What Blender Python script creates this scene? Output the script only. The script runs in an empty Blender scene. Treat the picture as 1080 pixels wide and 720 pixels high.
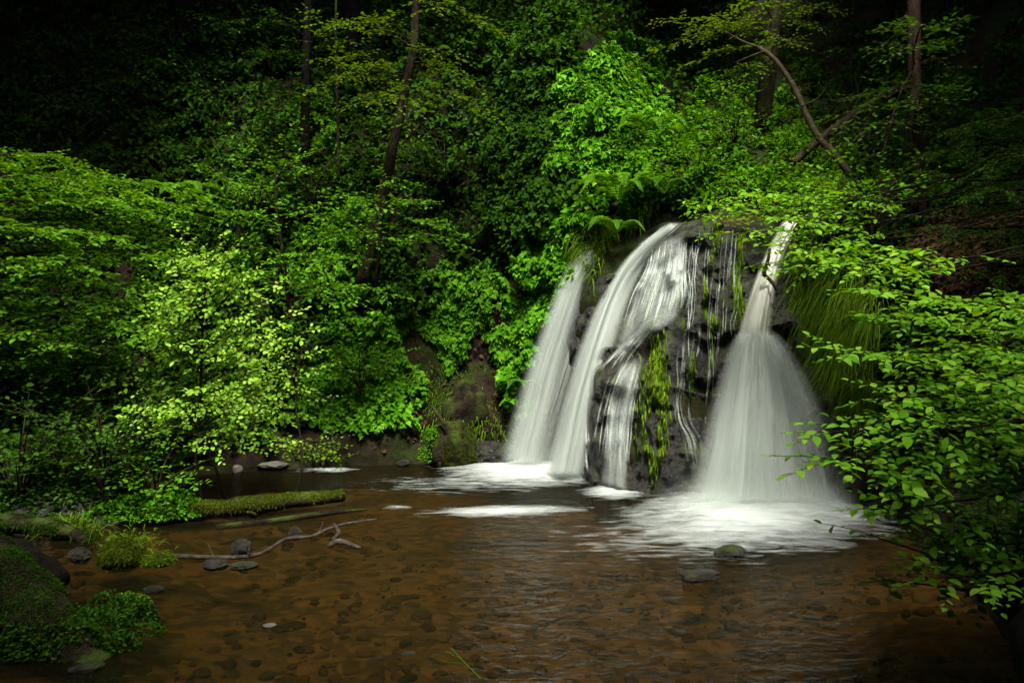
import bpy, math
import numpy as np
R = math.radians
scene = bpy.context.scene
COL = scene.collection
rng = np.random.default_rng(7)

# ------------------------------------------------------------------ camera
CAM_H, F = 1.7, 840.0
cam = bpy.data.cameras.new('camera'); cam_o = bpy.data.objects.new('camera', cam); COL.objects.link(cam_o)
cam_o.location = (0, 0, CAM_H); cam_o.rotation_euler = (R(90), 0, 0)
cam.sensor_width = 36; cam.lens = F / 1080 * 36; cam.clip_end = 300; cam.clip_start = 0.05
scene.camera = cam_o

# ------------------------------------------------------------------ light
SUN_EL, SUN_AZ = 64.0, 176.0          # high light from behind the viewer, through the gap left in the added canopy
world = bpy.data.worlds.new('World'); scene.world = world; world.use_nodes = True
wn = world.node_tree; wn.nodes.clear()
sky = wn.nodes.new('ShaderNodeTexSky'); sky.sky_type = 'NISHITA'; sky.sun_disc = False
sky.sun_elevation = R(SUN_EL); sky.sun_rotation = R(SUN_AZ); sky.dust_density = 4.0; sky.ozone_density = 0.6
bgn = wn.nodes.new('ShaderNodeBackground'); bgn.inputs[1].default_value = 0.05
won = wn.nodes.new('ShaderNodeOutputWorld')
wn.links.new(sky.outputs[0], bgn.inputs[0]); wn.links.new(bgn.outputs[0], won.inputs[0])
sl = bpy.data.lights.new('sun', 'SUN'); sl.energy = 1.5; sl.angle = R(13); sl.color = (1.0, 0.97, 0.88)
so = bpy.data.objects.new('sun', sl); COL.objects.link(so)
so.rotation_euler = (R(90 - SUN_EL), 0, R(180 - SUN_AZ))
so.location = (0, -8, 25)
vs = scene.view_settings; vs.view_transform = 'Standard'; vs.look = 'None'; vs.exposure = 2.8; vs.gamma = 1.0
scene.cycles.use_denoising = True
scene.cycles.max_bounces = 6; scene.cycles.diffuse_bounces = 3; scene.cycles.glossy_bounces = 2
scene.cycles.transmission_bounces = 4; scene.cycles.transparent_max_bounces = 24
scene.cycles.sample_clamp_indirect = 3.0; scene.cycles.caustics_reflective = False; scene.cycles.caustics_refractive = False

# ------------------------------------------------------------------ helpers
def P(px, py, Y):
    px = np.asarray(px, float); py = np.asarray(py, float); Y = np.asarray(Y, float)
    return np.stack(np.broadcast_arrays((px - 540) / F * Y, Y, CAM_H + (360 - py) / F * Y), -1)
def Yw(py, z=0.0):                      # distance at which height z is seen on row py
    return (CAM_H - z) * F / (np.asarray(py, float) - 360)
def W(px, py, z=0.0):                   # point at height z (the water is z = 0)
    return P(px, py, Yw(py, z))
def nrm(v):
    return v / np.maximum(np.linalg.norm(v, axis=-1, keepdims=True), 1e-9)
def hsh(i, j, k, s):
    h = (i * 374761393 + j * 668265263 + k * 2147483647 + s * 1274126177) & 0xffffffff
    h = ((h ^ (h >> 13)) * 1274126177) & 0xffffffff
    h = ((h ^ (h >> 16)) * 2246822519) & 0xffffffff
    return ((h ^ (h >> 15)) & 0xffff) / 65535.0
def vnoise(p, s=0):
    p = np.asarray(p, float); f = np.floor(p); t = p - f; t = t * t * (3 - 2 * t)
    i = f.astype(np.int64); r = 0
    for a in (0, 1):
        for b in (0, 1):
            for c in (0, 1):
                w = (t[..., 0] if a else 1 - t[..., 0]) * (t[..., 1] if b else 1 - t[..., 1]) * (t[..., 2] if c else 1 - t[..., 2])
                r = r + w * hsh(i[..., 0] + a, i[..., 1] + b, i[..., 2] + c, s)
    return r
def fbm(p, s=0, o=4):
    r = 0; a = 0.5; n = 0; p = np.asarray(p, float)
    for k in range(o):
        r = r + a * vnoise(p * 2 ** k + 17.3 * k, s + k); n += a; a *= 0.5
    return r / n
def ss(a, b, x):
    t = np.clip((np.asarray(x, float) - a) / (b - a), 0, 1); return t * t * (3 - 2 * t)
def smooth_path(pts, n):
    pts = np.asarray(pts, float); m = len(pts)
    if m == 2: return pts[0] + (pts[1] - pts[0]) * np.linspace(0, 1, n)[:, None]
    q = np.vstack([2 * pts[0] - pts[1], pts, 2 * pts[-1] - pts[-2]])
    u = np.linspace(0, m - 1 - 1e-6, n); i = u.astype(int); t = (u - i)[:, None]
    a, b, c, d = q[i], q[i + 1], q[i + 2], q[i + 3]
    return 0.5 * (2 * b + (c - a) * t + (2 * a - 5 * b + 4 * c - d) * t ** 2 + (3 * b - 3 * c + d - a) * t ** 3)

def make_mesh(name, V, faces, mats=(), smooth=False, uv=None, attrs=None, fmat=None):
    """faces: list of int arrays (each F x n)."""
    me = bpy.data.meshes.new(name)
    V = np.asarray(V, np.float32).reshape(-1, 3)
    faces = [np.asarray(f, np.int32) for f in faces if len(f)]
    tot = np.concatenate([np.full(len(f), f.shape[1], np.int32) for f in faces])
    loops = np.concatenate([f.ravel() for f in faces])
    st = np.concatenate([[0], np.cumsum(tot)[:-1]]).astype(np.int32)
    me.vertices.add(len(V)); me.vertices.foreach_set('co', V.ravel())
    me.loops.add(len(loops)); me.loops.foreach_set('vertex_index', loops)
    me.polygons.add(len(tot)); me.polygons.foreach_set('loop_start', st); me.polygons.foreach_set('loop_total', tot)
    if smooth: me.polygons.foreach_set('use_smooth', np.ones(len(tot), bool))
    for m in mats: me.materials.append(m)
    if fmat is not None: me.polygons.foreach_set('material_index', np.asarray(fmat, np.int32))
    me.update(calc_edges=True)
    if uv is not None:
        l = me.uv_layers.new(name='UVMap'); l.data.foreach_set('uv', np.asarray(uv, np.float32)[loops].ravel())
    for k, v in (attrs or {}).items():
        a = me.attributes.new(k, 'FLOAT', 'POINT'); a.data.foreach_set('value', np.asarray(v, np.float32).ravel())
    me.validate()
    return me
def obj(name, me, parent=None, label=None, cat=None, group=None, kind=None):
    o = bpy.data.objects.new(name, me); COL.objects.link(o)
    if parent is not None:
        o.parent = parent
        o.matrix_parent_inverse = parent.matrix_basis.inverted()
    if label: o['label'] = label
    if cat: o['category'] = cat
    if group: o['group'] = group
    if kind: o['kind'] = kind
    return o
def thing(name, label, cat, loc=(0, 0, 0), group=None, kind=None):
    o = obj(name, None, None, label, cat, group, kind); o.location = [float(c) for c in loc]; return o
def grid_faces(nu, nv, off=0):
    i = np.arange(nu - 1)[:, None] * nv + np.arange(nv - 1)[None]
    i = i.ravel() + off
    return np.stack([i, i + nv, i + nv + 1, i + 1], -1)

class Tubes:
    def __init__(s): s.V = []; s.Q = []; s.n = 0
    def add(s, pts, rad, sides=8, samp=None, bump=0.0, cap=True):
        pts = np.asarray(pts, float)
        if samp: pts = smooth_path(pts, samp)
        n = len(pts); rad = np.interp(np.linspace(0, 1, n), np.linspace(0, 1, len(np.atleast_1d(rad))), np.atleast_1d(rad))
        T = nrm(np.gradient(pts, axis=0)); ref = np.array([0, 0, 1.0]) if abs(T[0][2]) < 0.9 else np.array([1.0, 0, 0])
        A = nrm(np.cross(T, ref)); B = np.cross(T, A)
        a = np.linspace(0, 2 * np.pi, sides, endpoint=False)
        ring = A[:, None] * np.cos(a)[None, :, None] + B[:, None] * np.sin(a)[None, :, None]
        r = rad[:, None, None]
        if bump:
            q = pts[:, None] + ring * r
            r = r * (1 + bump * (fbm(q * 5, 3, 3)[..., None] - 0.5) * 2)
        V = pts[:, None] + ring * r
        i = np.arange(n - 1)[:, None] * sides; j = np.arange(sides)[None]; k = (j + 1) % sides
        Q = np.stack([i + j, i + k, i + sides + k, i + sides + j], -1).reshape(-1, 4) + s.n
        s.V.append(V.reshape(-1, 3)); s.Q.append(Q); s.n += n * sides
        if cap:                                    # close both ends with a point
            for c, base, flip in ((pts[0] - T[0] * rad[0] * .3, 0, 1), (pts[-1] + T[-1] * rad[-1] * .3, (n - 1) * sides, 0)):
                s.V.append(c[None]); ci = s.n; s.n += 1
                b = ci - n * sides - (0 if flip else 1) + base
                j1 = b + np.arange(sides); k1 = b + (np.arange(sides) + 1) % sides
                cc = np.full(sides, ci)
                s.Q.append(np.stack([k1, j1, cc, cc], -1) if flip else np.stack([j1, k1, cc, cc], -1))
    def mesh(s, name, m):
        Q = np.concatenate(s.Q); tri = Q[:, 2] == Q[:, 3]
        return make_mesh(name, np.concatenate(s.V), [Q[~tri], Q[tri][:, :3]], [m], True)

# leaf templates: (x along, y across, z up) and faces
T_FAR = (np.array([[0, 0, 0], [.28, .30, .07], [.66, .27, .06], [1, 0, -.07], [.66, -.27, .06], [.28, -.30, .07]]),
         [np.array([[0, 3, 2, 1], [0, 5, 4, 3]])])
T_NEAR = (np.array([[-.18, 0, .01], [0, 0, 0], [.36, 0, -.01], [.7, 0, -.03], [1, 0, -.10],
                    [.13, .2, .05], [.4, .31, .07], [.72, .22, .02], [.13, -.2, .05], [.4, -.31, .07], [.72, -.22, .02]]),
          [np.array([[1, 2, 6, 5], [2, 3, 7, 6], [2, 1, 8, 9], [3, 2, 9, 10]]), np.array([[3, 4, 7], [4, 3, 10]])])
T_IVY = (np.array([[0, 0, 0], [.0, .34, .04], [.32, .42, .02], [.55, .2, .05], [1, 0, -.08], [.55, -.2, .05], [.32, -.42, .02], [0, -.34, .04]]),
         [np.array([[0, 4, 3, 2], [0, 6, 5, 4]]), np.array([[0, 2, 1], [0, 7, 6]])])
def leaf_mesh(name, Pp, D, N, S, m, tpl=T_FAR, wid=1.0):
    T, FF = tpl; D = nrm(D); side = nrm(np.cross(N, D)); N2 = np.cross(D, side)
    S = np.asarray(S)[:, None, None]; w = np.asarray(wid) if np.ndim(wid) == 0 else np.asarray(wid)[:, None, None]
    V = Pp[:, None] + S * (T[None, :, 0:1] * D[:, None] + T[None, :, 1:2] * w * side[:, None] + T[None, :, 2:3] * N2[:, None])
    o = np.arange(len(Pp))[:, None, None] * len(T)
    return make_mesh(name, V.reshape(-1, 3), [(f[None] + o).reshape(-1, f.shape[1]) for f in FF], [m])

class Plant:
    def __init__(s): s.L = []; s.T = Tubes()
    def leaves(s, Pp, D, N, S): s.L.append((Pp, D, N, S))
    def arr(s): return [np.concatenate([l[k] for l in s.L]) for k in range(4)]
    def twig(s, p, d, L, leaf, up=(0, 0, 1), droop=.25, gap=.55, tilt=.25, draw=True, r=.003, bare=.1):
        d = nrm(np.asarray(d, float)); up = nrm(np.asarray(up, float) + rng.normal(0, .12, 3))
        n = max(3, int(L / (leaf * gap))); t = np.linspace(bare, 1, n) * L
        wob = rng.normal(0, .05, 3)
        pos = p + d * t[:, None] + np.array([0, 0, -1.0]) * (droop * t ** 2 / max(L, .05))[:, None] + wob * (t ** 2 / L)[:, None]
        side = nrm(np.cross(d, up)); sg = np.where(np.arange(n) % 2, 1, -1)[:, None]
        D = d * .55 + side * sg * .85 + rng.normal(0, .22, (n, 3)) + np.array([0, 0, -.12]); D[-1] = d + rng.normal(0, .15, 3)
        N = up + rng.normal(0, tilt, (n, 3))
        S = leaf * rng.uniform(.45, 1.18, n) * np.interp(t / L, [0, .7, 1], [.9, 1, .75])
        s.leaves(pos, D, N, S)
        if draw: s.T.add(np.vstack([p, pos[n // 2], pos[-1]]), [r, r * .4], 3, cap=False)
    def limb(s, pts, r0, r1, twigL, leaf, every=.12, start=.15, up=(0, 0, 1), sub=True, droop=.25, tilt=.25, gap=.55, spread=.85, taper=.75, samp=None, lift=0.0):
        pts = smooth_path(pts, samp or 14); s.T.add(pts, [r0, r1], 6, cap=False)
        seg = np.linalg.norm(np.diff(pts, axis=0), axis=1); acc = np.concatenate([[0], np.cumsum(seg)]); tot = acc[-1]
        k = 0; x = start * tot
        while x < tot:
            u = x / tot; p = np.array([np.interp(x, acc, pts[:, c]) for c in range(3)])
            i = min(len(pts) - 2, int(np.searchsorted(acc, x) - 1)); d = nrm(pts[i + 1] - pts[i])
            sd = nrm(np.cross(d, np.asarray(up, float))) * (1 if k % 2 else -1)
            dd = nrm(d * (1 - spread * .5) + sd * spread + rng.normal(0, .16, 3) + np.array([0, 0, lift]))
            L = twigL * (1 - taper * u) * rng.uniform(.6, 1.2) + leaf
            s.twig(p, dd, L, leaf, up, droop, gap, tilt)
            if sub and L > leaf * 5:
                for q in (.35, .6, .8):
                    if rng.random() < .8:
                        sd2 = nrm(np.cross(dd, np.asarray(up, float))) * rng.choice([-1, 1])
                        pp = p + dd * L * q + np.array([0, 0, -droop * L * q * q])
                        s.twig(pp, dd * .7 + sd2 * .7 + rng.normal(0, .12, 3), L * (1 - q) * rng.uniform(.6, 1.0) + leaf, leaf, up, droop, gap, tilt, r=.002)
            k += 1; x += every * rng.uniform(.7, 1.35)
        s.twig(pts[-1], pts[-1] - pts[-2], twigL * .35 + leaf, leaf, up, droop, gap, tilt)

# ------------------------------------------------------------------ materials
def new_mat(name):
    m = bpy.data.materials.new(name); m.use_nodes = True; nt = m.node_tree; nt.nodes.clear()
    o = nt.nodes.new('ShaderNodeOutputMaterial')
    def N(t, **kw):
        n = nt.nodes.new(t)
        for k, v in kw.items():
            if k in n.inputs: n.inputs[k].default_value = v
            else: setattr(n, k, v)
        return n
    return m, nt, N, (lambda a, b: nt.links.new(a, b)), o
def ramp(N, stops, interp='LINEAR'):
    n = N('ShaderNodeValToRGB'); cr = n.color_ramp; cr.interpolation = interp
    while len(cr.elements) < len(stops): cr.elements.new(.5)
    for e, (p, c) in zip(cr.elements, stops):
        e.position = p; e.color = (*c, 1) if len(c) == 3 else (c[0],) * 3 + (1,)
    return n
def leaf_mat(name, cols, trans=.4, gloss=.05, rough=.38):
    m, nt, N, L, o = new_mat(name)
    g = N('ShaderNodeNewGeometry')
    r = ramp(N, [(i / (len(cols) - 1), c) for i, c in enumerate(cols)]); L(g.outputs['Random Per Island'], r.inputs[0])
    tc = N('ShaderNodeTexCoord'); nz = N('ShaderNodeTexNoise', Scale=1.1, Detail=2.0); L(tc.outputs['Object'], nz.inputs['Vector'])
    hs = N('ShaderNodeHueSaturation', Hue=.502); L(r.outputs[0], hs.inputs['Color'])
    mp = N('ShaderNodeMapRange'); mp.inputs[1].default_value = .3; mp.inputs[2].default_value = .7; mp.inputs[3].default_value = .72; mp.inputs[4].default_value = 1.25
    L(nz.outputs[0], mp.inputs[0]); L(mp.outputs[0], hs.inputs['Value'])
    d = N('ShaderNodeBsdfDiffuse'); t = N('ShaderNodeBsdfTranslucent'); L(hs.outputs[0], d.inputs[0])
    h2 = N('ShaderNodeHueSaturation', Hue=.485, Saturation=1.1, Value=1.15); L(hs.outputs[0], h2.inputs['Color']); L(h2.outputs[0], t.inputs[0])
    mx = N('ShaderNodeMixShader', Fac=trans); L(d.outputs[0], mx.inputs[1]); L(t.outputs[0], mx.inputs[2])
    gl = N('ShaderNodeBsdfGlossy', Roughness=rough + .12); m2 = N('ShaderNodeMixShader', Fac=gloss * .3); L(hs.outputs[0], gl.inputs[0]); L(mx.outputs[0], m2.inputs[1]); L(gl.outputs[0], m2.inputs[2])
    L(m2.outputs[0], o.inputs[0]); return m
def surf_mat(name, cols, scale=3.0, rough=.8, bump=.4, bscale=None, moss=None, moss_up=(.2, .8), moss_noise=(.42, .6), stretch=(1, 1, 1), spec=.08, coat=0):
    m, nt, N, L, o = new_mat(name)
    tc = N('ShaderNodeTexCoord'); mp = N('ShaderNodeMapping', Scale=stretch); L(tc.outputs['Object'], mp.inputs[0])
    nz = N('ShaderNodeTexNoise', Scale=scale, Detail=9.0, Roughness=.62); L(mp.outputs[0], nz.inputs['Vector'])
    r = ramp(N, [(.3 + .4 * i / (len(cols) - 1), c) for i, c in enumerate(cols)]); L(nz.outputs[0], r.inputs[0])
    p = N('ShaderNodeBsdfPrincipled'); p.inputs['Roughness'].default_value = rough; p.inputs['Specular IOR Level'].default_value = spec
    colour = r.outputs[0]
    if moss:
        g = N('ShaderNodeNewGeometry'); sx = N('ShaderNodeSeparateXYZ'); L(g.outputs['Normal'], sx.inputs[0])
        u = N('ShaderNodeMapRange'); u.inputs[1].default_value = moss_up[0]; u.inputs[2].default_value = moss_up[1]; L(sx.outputs['Z'], u.inputs[0])
        n2 = N('ShaderNodeTexNoise', Scale=scale * .55, Detail=6.0); L(tc.outputs['Object'], n2.inputs['Vector'])
        u2 = N('ShaderNodeMapRange'); u2.inputs[1].default_value = moss_noise[0]; u2.inputs[2].default_value = moss_noise[1]; L(n2.outputs[0], u2.inputs[0])
        mu = N('ShaderNodeMath', operation='MULTIPLY'); L(u.outputs[0], mu.inputs[0]); L(u2.outputs[0], mu.inputs[1])
        n3 = N('ShaderNodeTexNoise', Scale=scale * 9, Detail=4.0); L(tc.outputs['Object'], n3.inputs['Vector'])
        rm = ramp(N, [(.3, moss[0]), (.7, moss[1])]); L(n3.outputs[0], rm.inputs[0])
        mi = N('ShaderNodeMix', data_type='RGBA'); L(mu.outputs[0], mi.inputs[0]); L(colour, mi.inputs[6]); L(rm.outputs[0], mi.inputs[7]); colour = mi.outputs[2]
        ro = N('ShaderNodeMapRange'); ro.inputs[3].default_value = rough; ro.inputs[4].default_value = .95; L(mu.outputs[0], ro.inputs[0]); L(ro.outputs[0], p.inputs['Roughness'])
    L(colour, p.inputs['Base Color'])
    nb = N('ShaderNodeTexNoise', Scale=bscale or scale * 4, Detail=10.0, Roughness=.65); L(mp.outputs[0], nb.inputs['Vector'])
    b = N('ShaderNodeBump', Strength=bump, Distance=.05); L(nb.outputs[0], b.inputs['Height']); L(b.outputs[0], p.inputs['Normal'])
    L(p.outputs[0], o.inputs[0]); return m

M = {}
M['beech'] = leaf_mat('beech leaf', [(.06, .17, .008), (.09, .235, .012), (.135, .30, .02), (.19, .34, .03)], .38, .06)
M['layer'] = leaf_mat('hornbeam leaf', [(.032, .105, .005), (.06, .16, .008), (.10, .225, .013)], .38, .05)
M['bright'] = leaf_mat('pale young leaf', [(.08, .20, .012), (.15, .31, .02), (.225, .40, .035), (.30, .46, .07)], .34, .07)
M['ivy'] = leaf_mat('ivy leaf', [(.028, .10, .004), (.052, .17, .006), (.085, .24, .010), (.13, .30, .018)], .3, .06, .32)
M['dark'] = leaf_mat('shade darkened leaf', [(.012, .038, .003), (.022, .064, .005), (.042, .10, .008)], .3, .04)  # leaf green darkened so the shade sits in the colour
M['shrub'] = leaf_mat('shrub leaf', [(.035, .12, .005), (.065, .19, .008), (.11, .26, .015)], .36, .05)
M['olive'] = leaf_mat('yellowish leaf', [(.035, .075, .005), (.06, .115, .007), (.09, .15, .01)], .42, .04)
M['conifer'] = leaf_mat('yew needle', [(.02, .055, .007), (.03, .08, .009), (.045, .10, .011)], .25, .04)
M['fern'] = leaf_mat('fern frond', [(.05, .15, .01), (.085, .22, .015), (.125, .27, .022)], .4, .04)
M['grass'] = leaf_mat('grass blade', [(.045, .10, .006), (.08, .15, .009), (.12, .20, .015)], .35, .04)
M['hang'] = leaf_mat('hanging grass', [(.035, .075, .006), (.065, .125, .008), (.11, .175, .012)], .35, .04)
M['moss'] = leaf_mat('bright moss strand', [(.02, .04, .003), (.055, .10, .005), (.12, .19, .012)], .3, .05)
M['turf'] = leaf_mat('soft moss', [(.018, .03, .002), (.042, .06, .004), (.08, .105, .007)], .25, .02)
M['litter'] = leaf_mat('dead beech leaf', [(.028, .013, .007), (.05, .024, .012), (.08, .042, .022)], .1, .04)
M['bark'] = surf_mat('bark', [(.005, .0035, .0022), (.018, .013, .007), (.04, .03, .017)], 9, .85, 1.0, stretch=(1, 1, .3), moss=((.03, .05, .01), (.06, .09, .015)), moss_up=(-.6, .6), moss_noise=(.5, .65))
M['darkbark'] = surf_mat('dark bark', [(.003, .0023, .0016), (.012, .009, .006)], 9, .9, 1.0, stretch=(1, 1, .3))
M['redbark'] = surf_mat('brown bark', [(.013, .008, .0055), (.032, .019, .013), (.05, .031, .021)], 9, .8, .5, stretch=(1, 1, .4))
M['deadwood'] = surf_mat('bare pale wood', [(.012, .008, .004), (.03, .021, .011), (.055, .041, .022)], 9, .7, .4)
M['greywood'] = surf_mat('wet grey wood', [(.02, .015, .011), (.06, .047, .035), (.11, .09, .07)], 12, .45, .9)
M['mosslog'] = surf_mat('mossy log', [(.012, .009, .005), (.035, .025, .013), (.06, .045, .025)], 8, .8, 1.0, bscale=40, moss=((.02, .03, .003), (.06, .08, .006)), moss_up=(-.15, .35), moss_noise=(.3, .45))
M['mossbank'] = surf_mat('dark mossy log', [(.004, .003, .002), (.012, .008, .005), (.026, .019, .011)], 7, .9, 1.0, bscale=30, moss=((.02, .035, .006), (.05, .075, .01)), moss_up=(-.5, .7), moss_noise=(.45, .6))
M['soil'] = surf_mat('bank soil', [(.005, .0035, .002), (.013, .0085, .005), (.03, .018, .011)], 2.5, .85, .9, bscale=9, moss=((.006, .012, .002), (.018, .032, .004)), moss_up=(-.3, .6), moss_noise=(.45, .6))
M['rock'] = surf_mat('wet rock', [(.0015, .0015, .001), (.005, .0047, .0032), (.013, .0122, .008), (.06, .055, .036)], 9, .3, 1.0, bscale=34, moss=((.012, .02, .003), (.035, .05, .006)), moss_up=(0, .6), moss_noise=(.48, .62), spec=.4)
M['stone'] = surf_mat('river stone', [(.006, .005, .004), (.018, .016, .012), (.05, .045, .035)], 9, .35, 1.0, bscale=40, moss=((.012, .02, .003), (.035, .05, .006)), moss_up=(.1, .8), moss_noise=(.5, .64), spec=.25)
M['greystone'] = surf_mat('pale grey stone', [(.05, .046, .038), (.09, .085, .07), (.14, .13, .11)], 8, .55, .5)
M['mossstone'] = surf_mat('moss covered stone', [(.02, .03, .003), (.05, .07, .005), (.08, .105, .008)], 14, .95, 1.0, bscale=60)

def water_mat():
    m, nt, N, L, o = new_mat('peaty stream water')
    tc = N('ShaderNodeTexCoord'); mp = N('ShaderNodeMapping', Scale=(.55, 1.25, 1.0)); L(tc.outputs['Object'], mp.inputs[0])
    n1 = N('ShaderNodeTexNoise', Scale=3.2, Detail=5.0, Roughness=.55, Distortion=.6); n2 = N('ShaderNodeTexNoise', Scale=8.5, Detail=4.0, Roughness=.55, Distortion=.4)
    L(mp.outputs[0], n1.inputs['Vector']); L(tc.outputs['Object'], n2.inputs['Vector'])
    ad = N('ShaderNodeMath', operation='MULTIPLY_ADD'); L(n2.outputs[0], ad.inputs[0]); ad.inputs[1].default_value = .8; L(n1.outputs[0], ad.inputs[2])
    b = N('ShaderNodeBump', Strength=.75, Distance=.07); L(ad.outputs[0], b.inputs['Height'])
    fr = N('ShaderNodeFresnel', IOR=1.33); L(b.outputs[0], fr.inputs['Normal']); fm = N('ShaderNodeMath', operation='MULTIPLY'); fm.inputs[1].default_value = .5; L(fr.outputs[0], fm.inputs[0])
    tr = N('ShaderNodeBsdfTransparent', Color=(.55, .42, .21, 1)); gl = N('ShaderNodeBsdfGlossy', Roughness=.09); L(b.outputs[0], gl.inputs['Normal'])
    df = N('ShaderNodeBsdfDiffuse', Color=(.022, .019, .008, 1)); m1 = N('ShaderNodeMixShader', Fac=.2); L(tr.outputs[0], m1.inputs[1]); L(df.outputs[0], m1.inputs[2])
    mx = N('ShaderNodeMixShader'); L(fm.outputs[0], mx.inputs[0]); L(m1.outputs[0], mx.inputs[1]); L(gl.outputs[0], mx.inputs[2])
    L(mx.outputs[0], o.inputs[0]); return m
def bed_mat():
    m, nt, N, L, o = new_mat('stream bed and forest floor')
    tc = N('ShaderNodeTexCoord')
    vo = N('ShaderNodeTexVoronoi', Scale=13.0); nz0 = N('ShaderNodeTexNoise', Scale=5.0, Detail=4.0); L(tc.outputs['Object'], nz0.inputs['Vector'])
    va = N('ShaderNodeMix', data_type='VECTOR'); va.inputs[0].default_value = .12; L(tc.outputs['Object'], va.inputs[4]); L(nz0.outputs['Color'], va.inputs[5]); L(va.outputs[1], vo.inputs['Vector'])
    r = ramp(N, [(0, (.006, .005, .002)), (.3, (.022, .015, .005)), (.5, (.055, .040, .012)), (.7, (.098, .066, .018)), (.85, (.045, .036, .018)), (1, (.15, .12, .07))])
    sx = N('ShaderNodeSeparateColor'); L(vo.outputs['Color'], sx.inputs[0])
    nz = N('ShaderNodeTexNoise', Scale=1.3, Detail=6.0); L(tc.outputs['Object'], nz.inputs['Vector'])
    mi = N('ShaderNodeMath', operation='MULTIPLY_ADD'); L(sx.outputs[0], mi.inputs[0]); mi.inputs[1].default_value = .55; L(nz.outputs[0], mi.inputs[2])
    sb = N('ShaderNodeMath', operation='SUBTRACT'); L(mi.outputs[0], sb.inputs[0]); sb.inputs[1].default_value = .3; L(sb.outputs[0], r.inputs[0])
    # above the water: dark forest soil
    sp = N('ShaderNodeSeparateXYZ'); L(tc.outputs['Object'], sp.inputs[0])
    mz = N('ShaderNodeMapRange'); mz.inputs[1].default_value = -.02; mz.inputs[2].default_value = .1; L(sp.outputs[2], mz.inputs[0])
    n3 = N('ShaderNodeTexNoise', Scale=6.0, Detail=8.0); L(tc.outputs['Object'], n3.inputs['Vector'])
    rs = ramp(N, [(.3, (.003, .0025, .0015)), (.5, (.008, .006, .003)), (.7, (.007, .012, .002))]); L(n3.outputs[0], rs.inputs[0])
    cx = N('ShaderNodeMix', data_type='RGBA'); L(mz.outputs[0], cx.inputs[0]); L(r.outputs[0], cx.inputs[6]); L(rs.outputs[0], cx.inputs[7])
    p = N('ShaderNodeBsdfPrincipled', Roughness=.8); L(cx.outputs[2], p.inputs['Base Color'])
    b = N('ShaderNodeBump', Strength=.6, Distance=.04); L(vo.outputs['Distance'], b.inputs['Height']); b.invert = True; L(b.outputs[0], p.inputs['Normal'])
    L(p.outputs[0], o.inputs[0]); return m
def fall_mat(name, tint=(.53, .59, .54), su=26.0, sv=.9, lo=.38, hi=.62, base=.15):
    m, nt, N, L, o = new_mat(name)
    uv = N('ShaderNodeUVMap'); mp = N('ShaderNodeMapping', Scale=(su, sv, 1)); L(uv.outputs[0], mp.inputs[0])
    n1 = N('ShaderNodeTexNoise', Scale=1.0, Detail=5.0, Roughness=.6, Distortion=.15); L(mp.outputs[0], n1.inputs['Vector'])
    mr = N('ShaderNodeMapRange'); mr.inputs[1].default_value = lo; mr.inputs[2].default_value = hi; mr.inputs[3].default_value = base; L(n1.outputs[0], mr.inputs[0])
    at = N('ShaderNodeAttribute', attribute_name='dens')
    mu = N('ShaderNodeMath', operation='MULTIPLY'); L(mr.outputs[0], mu.inputs[0]); L(at.outputs['Fac'], mu.inputs[1])
    cl = N('ShaderNodeClamp'); L(mu.outputs[0], cl.inputs[0])
    d = N('ShaderNodeBsdfDiffuse', Color=(*tint, 1)); t = N('ShaderNodeBsdfTranslucent', Color=(*tint, 1))
    m1 = N('ShaderNodeMixShader', Fac=.35); L(d.outputs[0], m1.inputs[1]); L(t.outputs[0], m1.inputs[2])
    tr = N('ShaderNodeBsdfTransparent'); mx = N('ShaderNodeMixShader'); L(cl.outputs[0], mx.inputs[0]); L(tr.outputs[0], mx.inputs[1]); L(m1.outputs[0], mx.inputs[2])
    L(mx.outputs[0], o.inputs[0]); return m
def foam_mat():
    m, nt, N, L, o = new_mat('white foam')
    tc = N('ShaderNodeTexCoord'); mp = N('ShaderNodeMapping', Scale=(.8, 2.4, 1)); L(tc.outputs['Object'], mp.inputs[0])
    n1 = N('ShaderNodeTexNoise', Scale=4.5, Detail=6.0, Roughness=.62, Distortion=.3); L(mp.outputs[0], n1.inputs['Vector'])
    at = N('ShaderNodeAttribute', attribute_name='dens')
    ad = N('ShaderNodeMath', operation='MULTIPLY_ADD'); L(at.outputs['Fac'], ad.inputs[0]); ad.inputs[1].default_value = 1.3; 
    s2 = N('ShaderNodeMath', operation='MULTIPLY_ADD'); L(n1.outputs[0], s2.inputs[0]); s2.inputs[1].default_value = 1.5; s2.inputs[2].default_value = -1.0; L(s2.outputs[0], ad.inputs[2])
    cl = N('ShaderNodeClamp'); L(ad.outputs[0], cl.inputs[0])
    d = N('ShaderNodeBsdfDiffuse', Color=(.32, .35, .33, 1)); tr = N('ShaderNodeBsdfTransparent'); mx = N('ShaderNodeMixShader')
    L(cl.outputs[0], mx.inputs[0]); L(tr.outputs[0], mx.inputs[1]); L(d.outputs[0], mx.inputs[2]); L(mx.outputs[0], o.inputs[0]); return m
M['water'] = water_mat(); M['bed'] = bed_mat(); M['foam'] = foam_mat()
M['fall'] = fall_mat('falling water', base=.5, lo=.14, hi=.82, su=20)
M['veil'] = fall_mat('thin falling water', su=80, sv=1.0, lo=.25, hi=.85, base=.18)
M['jet'] = fall_mat('brown tinged jet', (.66, .67, .58), su=8, base=.85, lo=.2, hi=.7)
M['fan'] = fall_mat('spreading water', su=24, sv=.6, lo=.2, hi=.78, base=.36)
M['strand'] = fall_mat('water strand', su=3, sv=3, lo=.35, hi=.55, base=.35)

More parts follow.
